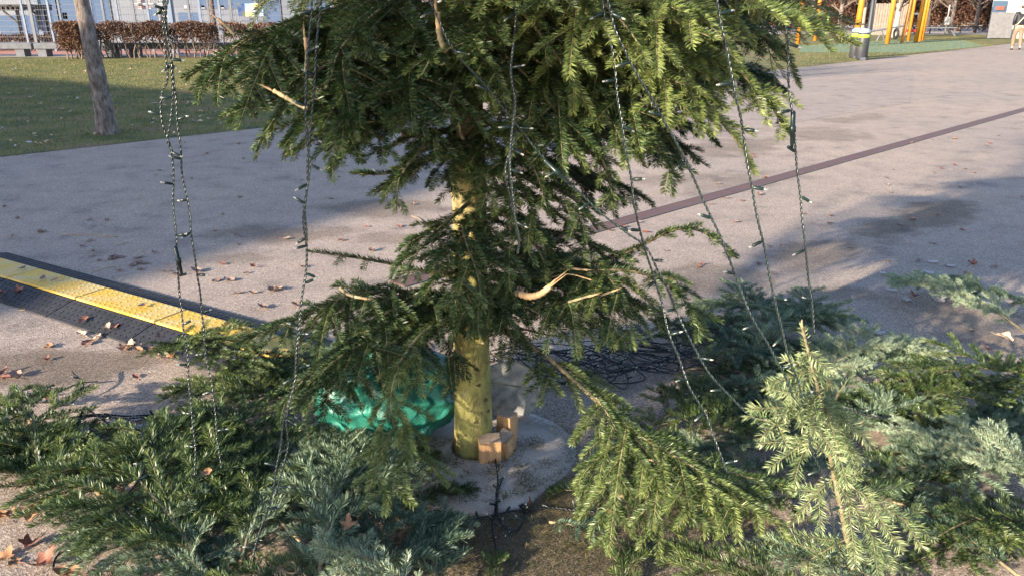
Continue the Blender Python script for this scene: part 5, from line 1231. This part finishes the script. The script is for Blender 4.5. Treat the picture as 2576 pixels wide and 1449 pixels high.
# litter bins and lamp post
m_bin = simple('dark_grey_bin', (.045, .048, .055), (.035, .038, .045), .5, 5); m_lime = simple('lime_band', (.50, .72, .06), (.42, .62, .05), .45, 4)
m_dome, n, l, b = mat('translucent_lid'); b.inputs['Base Color'].default_value = (.45, .50, .58, 1); b.inputs['Roughness'].default_value = .2; b.inputs['Transmission Weight'].default_value = .4
for (px, bp, s_, lb) in [(2165, 152, 1.0, 'dark litter bin with lime band, the nearer of the pair'), (2148, 148, .98, 'dark litter bin with lime band, half behind the other one')]:
    p = G(px, bp); e = empty('litter_bin', (p[0], p[1], 0), lb, 'litter bin', 'pair of litter bins beside the lamp post')
    mb = MB(); mb.tube([(0, 0, .03), (0, 0, .05), (0, 0, .82), (0, 0, .84)], [.16*s_, .17*s_, .175*s_, .165*s_], 24); mb.build('body', m_bin, e, True)
    mb = MB(); mb.tube([(0, 0, .70), (0, 0, .80)], .179*s_, 24); mb.build('band', m_lime, e, True)
    mb = MB(); mb.tube([(0, 0, .845), (0, 0, .92), (0, 0, .96), (0, 0, 1.0)], [.185, .18, .15, .06], 24); mb.build('lid', m_dome, e, True)
    mb = MB(); mb.box((0, -.13, .05), (.16, .08, .08)); mb.build('foot', m_galv, e)
p = G(2176, 146); mb = MB(); mb.tube([(0, 0, 0), (0, 0, .1), (0, 0, 4.8)], [.085, .075, .06], 12); o = mb.build('lamp_post', m_bin, None, True); o.location = p; tag(o, 'dark grey lamp post right behind the litter bins', 'lamp post')
mb = MB(); mb.box((0, -.35, 4.85), (.18, .9, .08)); mb.build('lamp_head', m_steel, o)
p = G(2187, 88); mb = MB(); mb.tube([(0, 0, 0), (0, 0, 5)], .13, 10); mb.tube([(0, 0, 0), (0, 0, .1)], .2, 10); o = mb.build('flag_pole', m_white, None, True); o.location = p; tag(o, 'white pole in the distance beside the lamp post', 'pole')
p = G(2376, 90); mb = MB(); mb.tube([(0, 0, 0), (0, 0, 1.85)], .04, 8); o = mb.build('meter_post', m_white, None, True); o.location = p; tag(o, 'thin white post with a rounded white box on it', 'post')
mb = MB(); mb.box((0, -.02, .85), (.32, .2, .52), bev=.06); mb.build('white_box', m_white, o)
# low rail
a, c = G(2280, 86), G(2620, 84); e = empty('low_rail', (a[0], a[1], 0), 'low black rail along the far edge of the grass', 'rail'); d = c-a; L = np.linalg.norm(d); ar = math.atan2(d[1], d[0]); e.rotation_euler = (0, 0, ar)
m_blkm = simple('black_metal', (.03, .028, .03), None, .5)
mb = MB(); mb.box((L/2, 0, .42), (L, .10, .09)); mb.build('top_rail', m_blkm, e)
for k in range(9): mb = MB(); mb.tube([(L*(k+.5)/9, 0, 0), (L*(k+.5)/9, 0, .4)], .04, 6); mb.build('leg', m_blkm, e)
# far trees on the right
for i, (px, bp, r_, lb, mt) in enumerate([(2250, 95, .17, 'pale beige tree trunk behind the single orange pole', m_beige), (2389, 86, .13, 'dark bare trunk left of the person', m_trunkg), (2450, 83, .14, 'dark slim trunk nearest the low rail', m_trunkg),
        (2510, 82, .10, 'thin dark trunk in front of the grey gate', m_trunkg), (2410, 79, .10, 'thin far trunk behind the white post', m_beige), (2110, 84, .16, 'dark trunk seen through the fir tips', m_trunkg),
        (2165, 84, .22, 'brownish trunk behind the thick orange pole', m_beige), (2040, 84, .2, 'grey trunk beside the orange pole at the fir bough', m_trunkg), (2330, 82, .10, 'slim pale trunk right of the pole cluster', m_beige), (2475, 78, .10, 'slim grey trunk by the white building', m_trunkg)]):
    park_tree(G(px, bp), r_, 6, lb, 60+i, mt, fork=1.3, depth=2 if i % 2 else 2, group='bare trees behind the playground', flare=1.5 if i == 0 else 1.15, root_h=.5)
hedge('brown_hedge', (14, 66), (56, 54), 2.5, 3.0, .1, 70000, 60, 'wide brown leafy hedge closing the playground', 35, .3, 2.5, .09)
hedge('brown_hedge', (5, 70), (16, 66), 2.0, 3.0, .1, 20000, 20, 'brown hedge seen between the fir tips and the poles', 36, .3, 1.5, .09)
hedge('brown_hedge', (-2, 60), (6, 62), 2.0, 2.6, .1, 14000, 20, 'brown hedge far behind the fir trunk', 37, .4, 1.5, .10)
# slatted wooden fence
a, c = D(2200, 60, 52), D(2290, 60, 52); e = empty('slatted_fence', (a[0], 52, 0), 'weathered upright wooden slat fence behind the poles', 'fence'); L = c[0]-a[0]
m_slat = simple('weathered_slats', (.38, .30, .25), (.27, .21, .17), .9, 4)
mb = MB()
k = 0
while k*.16 < L: mb.box((k*.16, 0, .95), (.13, .03, 1.9+.05*math.sin(k*3))); k += 1
mb.build('slats', m_slat, e); mb = MB(); mb.box((L/2, .05, 1.5), (L, .05, .1)); mb.build('rail', m_slat, e)
# white building with gate, far right
e = empty('white_house', (0, 0, 0), 'white building with a dark opening and a grey gate behind the person', 'building')
a, c = D(2488, 60, 46), D(2760, 60, 46)
mb = MB(); q_ = 53/46
mb.add([(a[0], 46, 0), (c[0], 46, 0), (c[0]*q_, 53, 0), (a[0]*q_, 53, 0), (a[0], 46, 4.4), (c[0], 46, 4.4), (c[0]*q_, 53, 4.4), (a[0]*q_, 53, 4.4)], [(0,1,5,4), (1,2,6,5), (2,3,7,6), (3,0,4,7), (4,5,6,7)]); mb.build('wall', m_white, e)
mb = MB(); mb.box(((a[0]+c[0])/2+2.2, 49.4, 4.55), (c[0]-a[0]-1, 7, .25)); mb.build('roof', m_conc, e)
p0, p1 = D(2492, 78, 45.9), D(2530, 12, 45.9)
mb = MB(); mb.box(((p0[0]+p1[0])/2, 45.98, 1.0), (p1[0]-p0[0]+.2, .1, 2.0)); dr_ = mb.build('door', m_glass, e)
mb = MB(); mb.box(((p0[0]+p1[0])/2, 45.9, 1.62), (p1[0]-p0[0]-.1, .08, .2)); mb.build('red_awning', simple('rust_red', (.35, .12, .08)), dr_)
mb = MB(); mb.box((p0[0]+.35, 45.6, .72), (1.25, .08, 1.35)); o = mb.build('grey_gate', simple('gate_grey', (.24, .235, .24)), None); tag(o, 'plain grey gate panel in front of the white building', 'gate')

# ---- the person walking away
def skin_obj(name, V, E, Rr, m_, parent, sub=2, root=0):
    me = bpy.data.meshes.new(name); me.from_pydata(V, E, []); me.materials.append(m_); o = bpy.data.objects.new(name, me); link(o, parent)
    md = o.modifiers.new('skin', 'SKIN'); md.use_smooth_shade = True
    for i, r_ in enumerate(Rr):
        sv = me.skin_vertices[0].data[i]; sv.radius = (r_, r_) if not isinstance(r_, tuple) else r_; sv.use_root = (i == root)
    s2 = o.modifiers.new('sub', 'SUBSURF'); s2.levels = sub; s2.render_levels = sub
    return o
m_skin = simple('skin', (.62, .40, .30), (.56, .35, .26), .6, 10); m_jack = simple('black_padded_jacket', (.016, .018, .026), (.012, .014, .02), .55, 8)
m_trou = simple('beige_trousers', (.24, .165, .11), (.2, .135, .09), .85, 12); m_hair = simple('dark_brown_hair', (.06, .035, .02), (.04, .022, .014), .6, 60)
pp = G(2553, 127)
V = [(0,0,.95),(0,0,1.12),(0,0,1.32),(0,0,1.44),(0,.005,1.52),(0,.01,1.60),(0,.0,1.70),
     (-.18,0,1.40),(-.235,-.02,1.14),(-.22,.06,.92),(.18,0,1.40),(.25,.0,1.14),(.24,.10,.93),
     (-.09,0,.90),(-.10,.10,.50),(-.09,.08,.09),(-.09,.19,.04),(.09,0,.90),(.10,-.06,.50),(.08,-.24,.12),(.08,-.17,.03)]
E = [(0,1),(1,2),(2,3),(3,4),(4,5),(5,6),(3,7),(7,8),(8,9),(3,10),(10,11),(11,12),(0,13),(13,14),(14,15),(15,16),(0,17),(17,18),(18,19),(19,20)]
Rr = [.12,.11,.13,.09,.05,.085,.07,.05,.038,.026,.05,.038,.026,.075,.05,.036,.03,.075,.05,.036,.03]
for hx, hy, hz, s_ in ((-.22, .06, .92, -1), (.24, .10, .93, 1)):
    base = 9 if s_ < 0 else 12; pi_ = len(V); V.append((hx, hy+.01, hz-.06)); E.append((base, pi_)); Rr.append(.022)
    for fi in range(5):
        off = (fi-2)*.011; L1 = (.022, .036, .04, .036, .028)[fi]
        a_ = len(V)
        if fi == 0: V += [(hx, hy+.035, hz-.06), (hx+.004*s_, hy+.042, hz-.085)]
        else: V += [(hx, hy+.012+off*-1, hz-.06-L1), (hx-.008*s_, hy+.016-off, hz-.06-L1*1.9)]
        E += [(pi_, a_), (a_, a_+1)]; Rr += [.009, .007]
per = skin_obj('person', V, E, Rr, m_skin, None); per.location = pp; per.rotation_euler = (0, 0, R(-12))
tag(per, 'person walking away in black jacket and beige trousers with a strap across the back', 'person')
skin_obj('jacket', [(0,0,.93),(0,0,1.08),(0,0,1.28),(0,0,1.42),(0,.005,1.50),(-.19,0,1.41),(-.245,-.02,1.14),(-.225,.055,.95),(.19,0,1.41),(.255,0,1.14),(.245,.095,.96)],
         [(0,1),(1,2),(2,3),(3,4),(3,5),(5,6),(6,7),(3,8),(8,9),(9,10)], [(.21,.14),(.20,.13),(.215,.14),(.15,.11),.07,.075,.062,.05,.075,.062,.05], m_jack, per)
skin_obj('trousers', [(0,0,.95),(0,0,.86),(-.095,0,.80),(-.10,.10,.50),(-.09,.08,.13),(.095,0,.80),(.10,-.06,.50),(.08,-.23,.17)],
         [(0,1),(1,2),(2,3),(3,4),(1,5),(5,6),(6,7)], [(.15,.12),(.15,.12),.10,.078,.062,.10,.078,.062], m_trou, per)
skin_obj('hair', [(0,0,1.60),(0,-.02,1.66),(0,.0,1.73)], [(0,1),(1,2)], [.085,.105,.085], m_hair, per)
skin_obj('shoe', [(-.09,.05,.05),(-.09,.12,.04),(-.09,.22,.035)], [(0,1),(1,2)], [.045,.045,.035], m_hair, per)
skin_obj('shoe', [(.08,-.26,.12),(.08,-.20,.07),(.08,-.15,.03)], [(0,1),(1,2)], [.045,.045,.035], m_hair, per)
mb = MB(); mb.tube([(.16, -.05, 1.45), (.10, -.145, 1.36), (-.02, -.16, 1.2), (-.14, -.15, 1.02), (-.19, -.06, .96)], [.022]*5, 6); mb.build('bag_strap', simple('cream_strap', (.5, .44, .34)), per)

# far wood closing the horizon
g = np.random.default_rng(91); m = 60000; t = g.uniform(-1, 1, m); X = t*110+10; Z = np.abs(g.random(m))**.8*(5.5+2.0*np.sin(X*.21)+1.2*np.sin(X*.67)); Yf = 100+g.uniform(-4, 4, m)
P = np.column_stack((X, Yf, Z)); a = g.normal(0, 1, (m, 3)); a /= np.linalg.norm(a, axis=1)[:, None]; c = np.cross(a, g.normal(0, 1, (m, 3))); c /= np.linalg.norm(c, axis=1)[:, None]
v = np.stack((P-a*.45, P+c*.28, P+a*.45, P-c*.28), 1).reshape(-1, 3)
o = quads('far_wood', v, np.arange(4*m).reshape(-1, 4), m_hleaf, None, False); tag(o, 'brown winter wood far behind the park', 'far wood', kind='stuff')
at = o.data.attributes.new('tint', 'FLOAT', 'POINT'); at.data.foreach_set('value', np.repeat(np.clip(g.normal(.3, .2, m), 0, 1), 4).astype(np.float32))
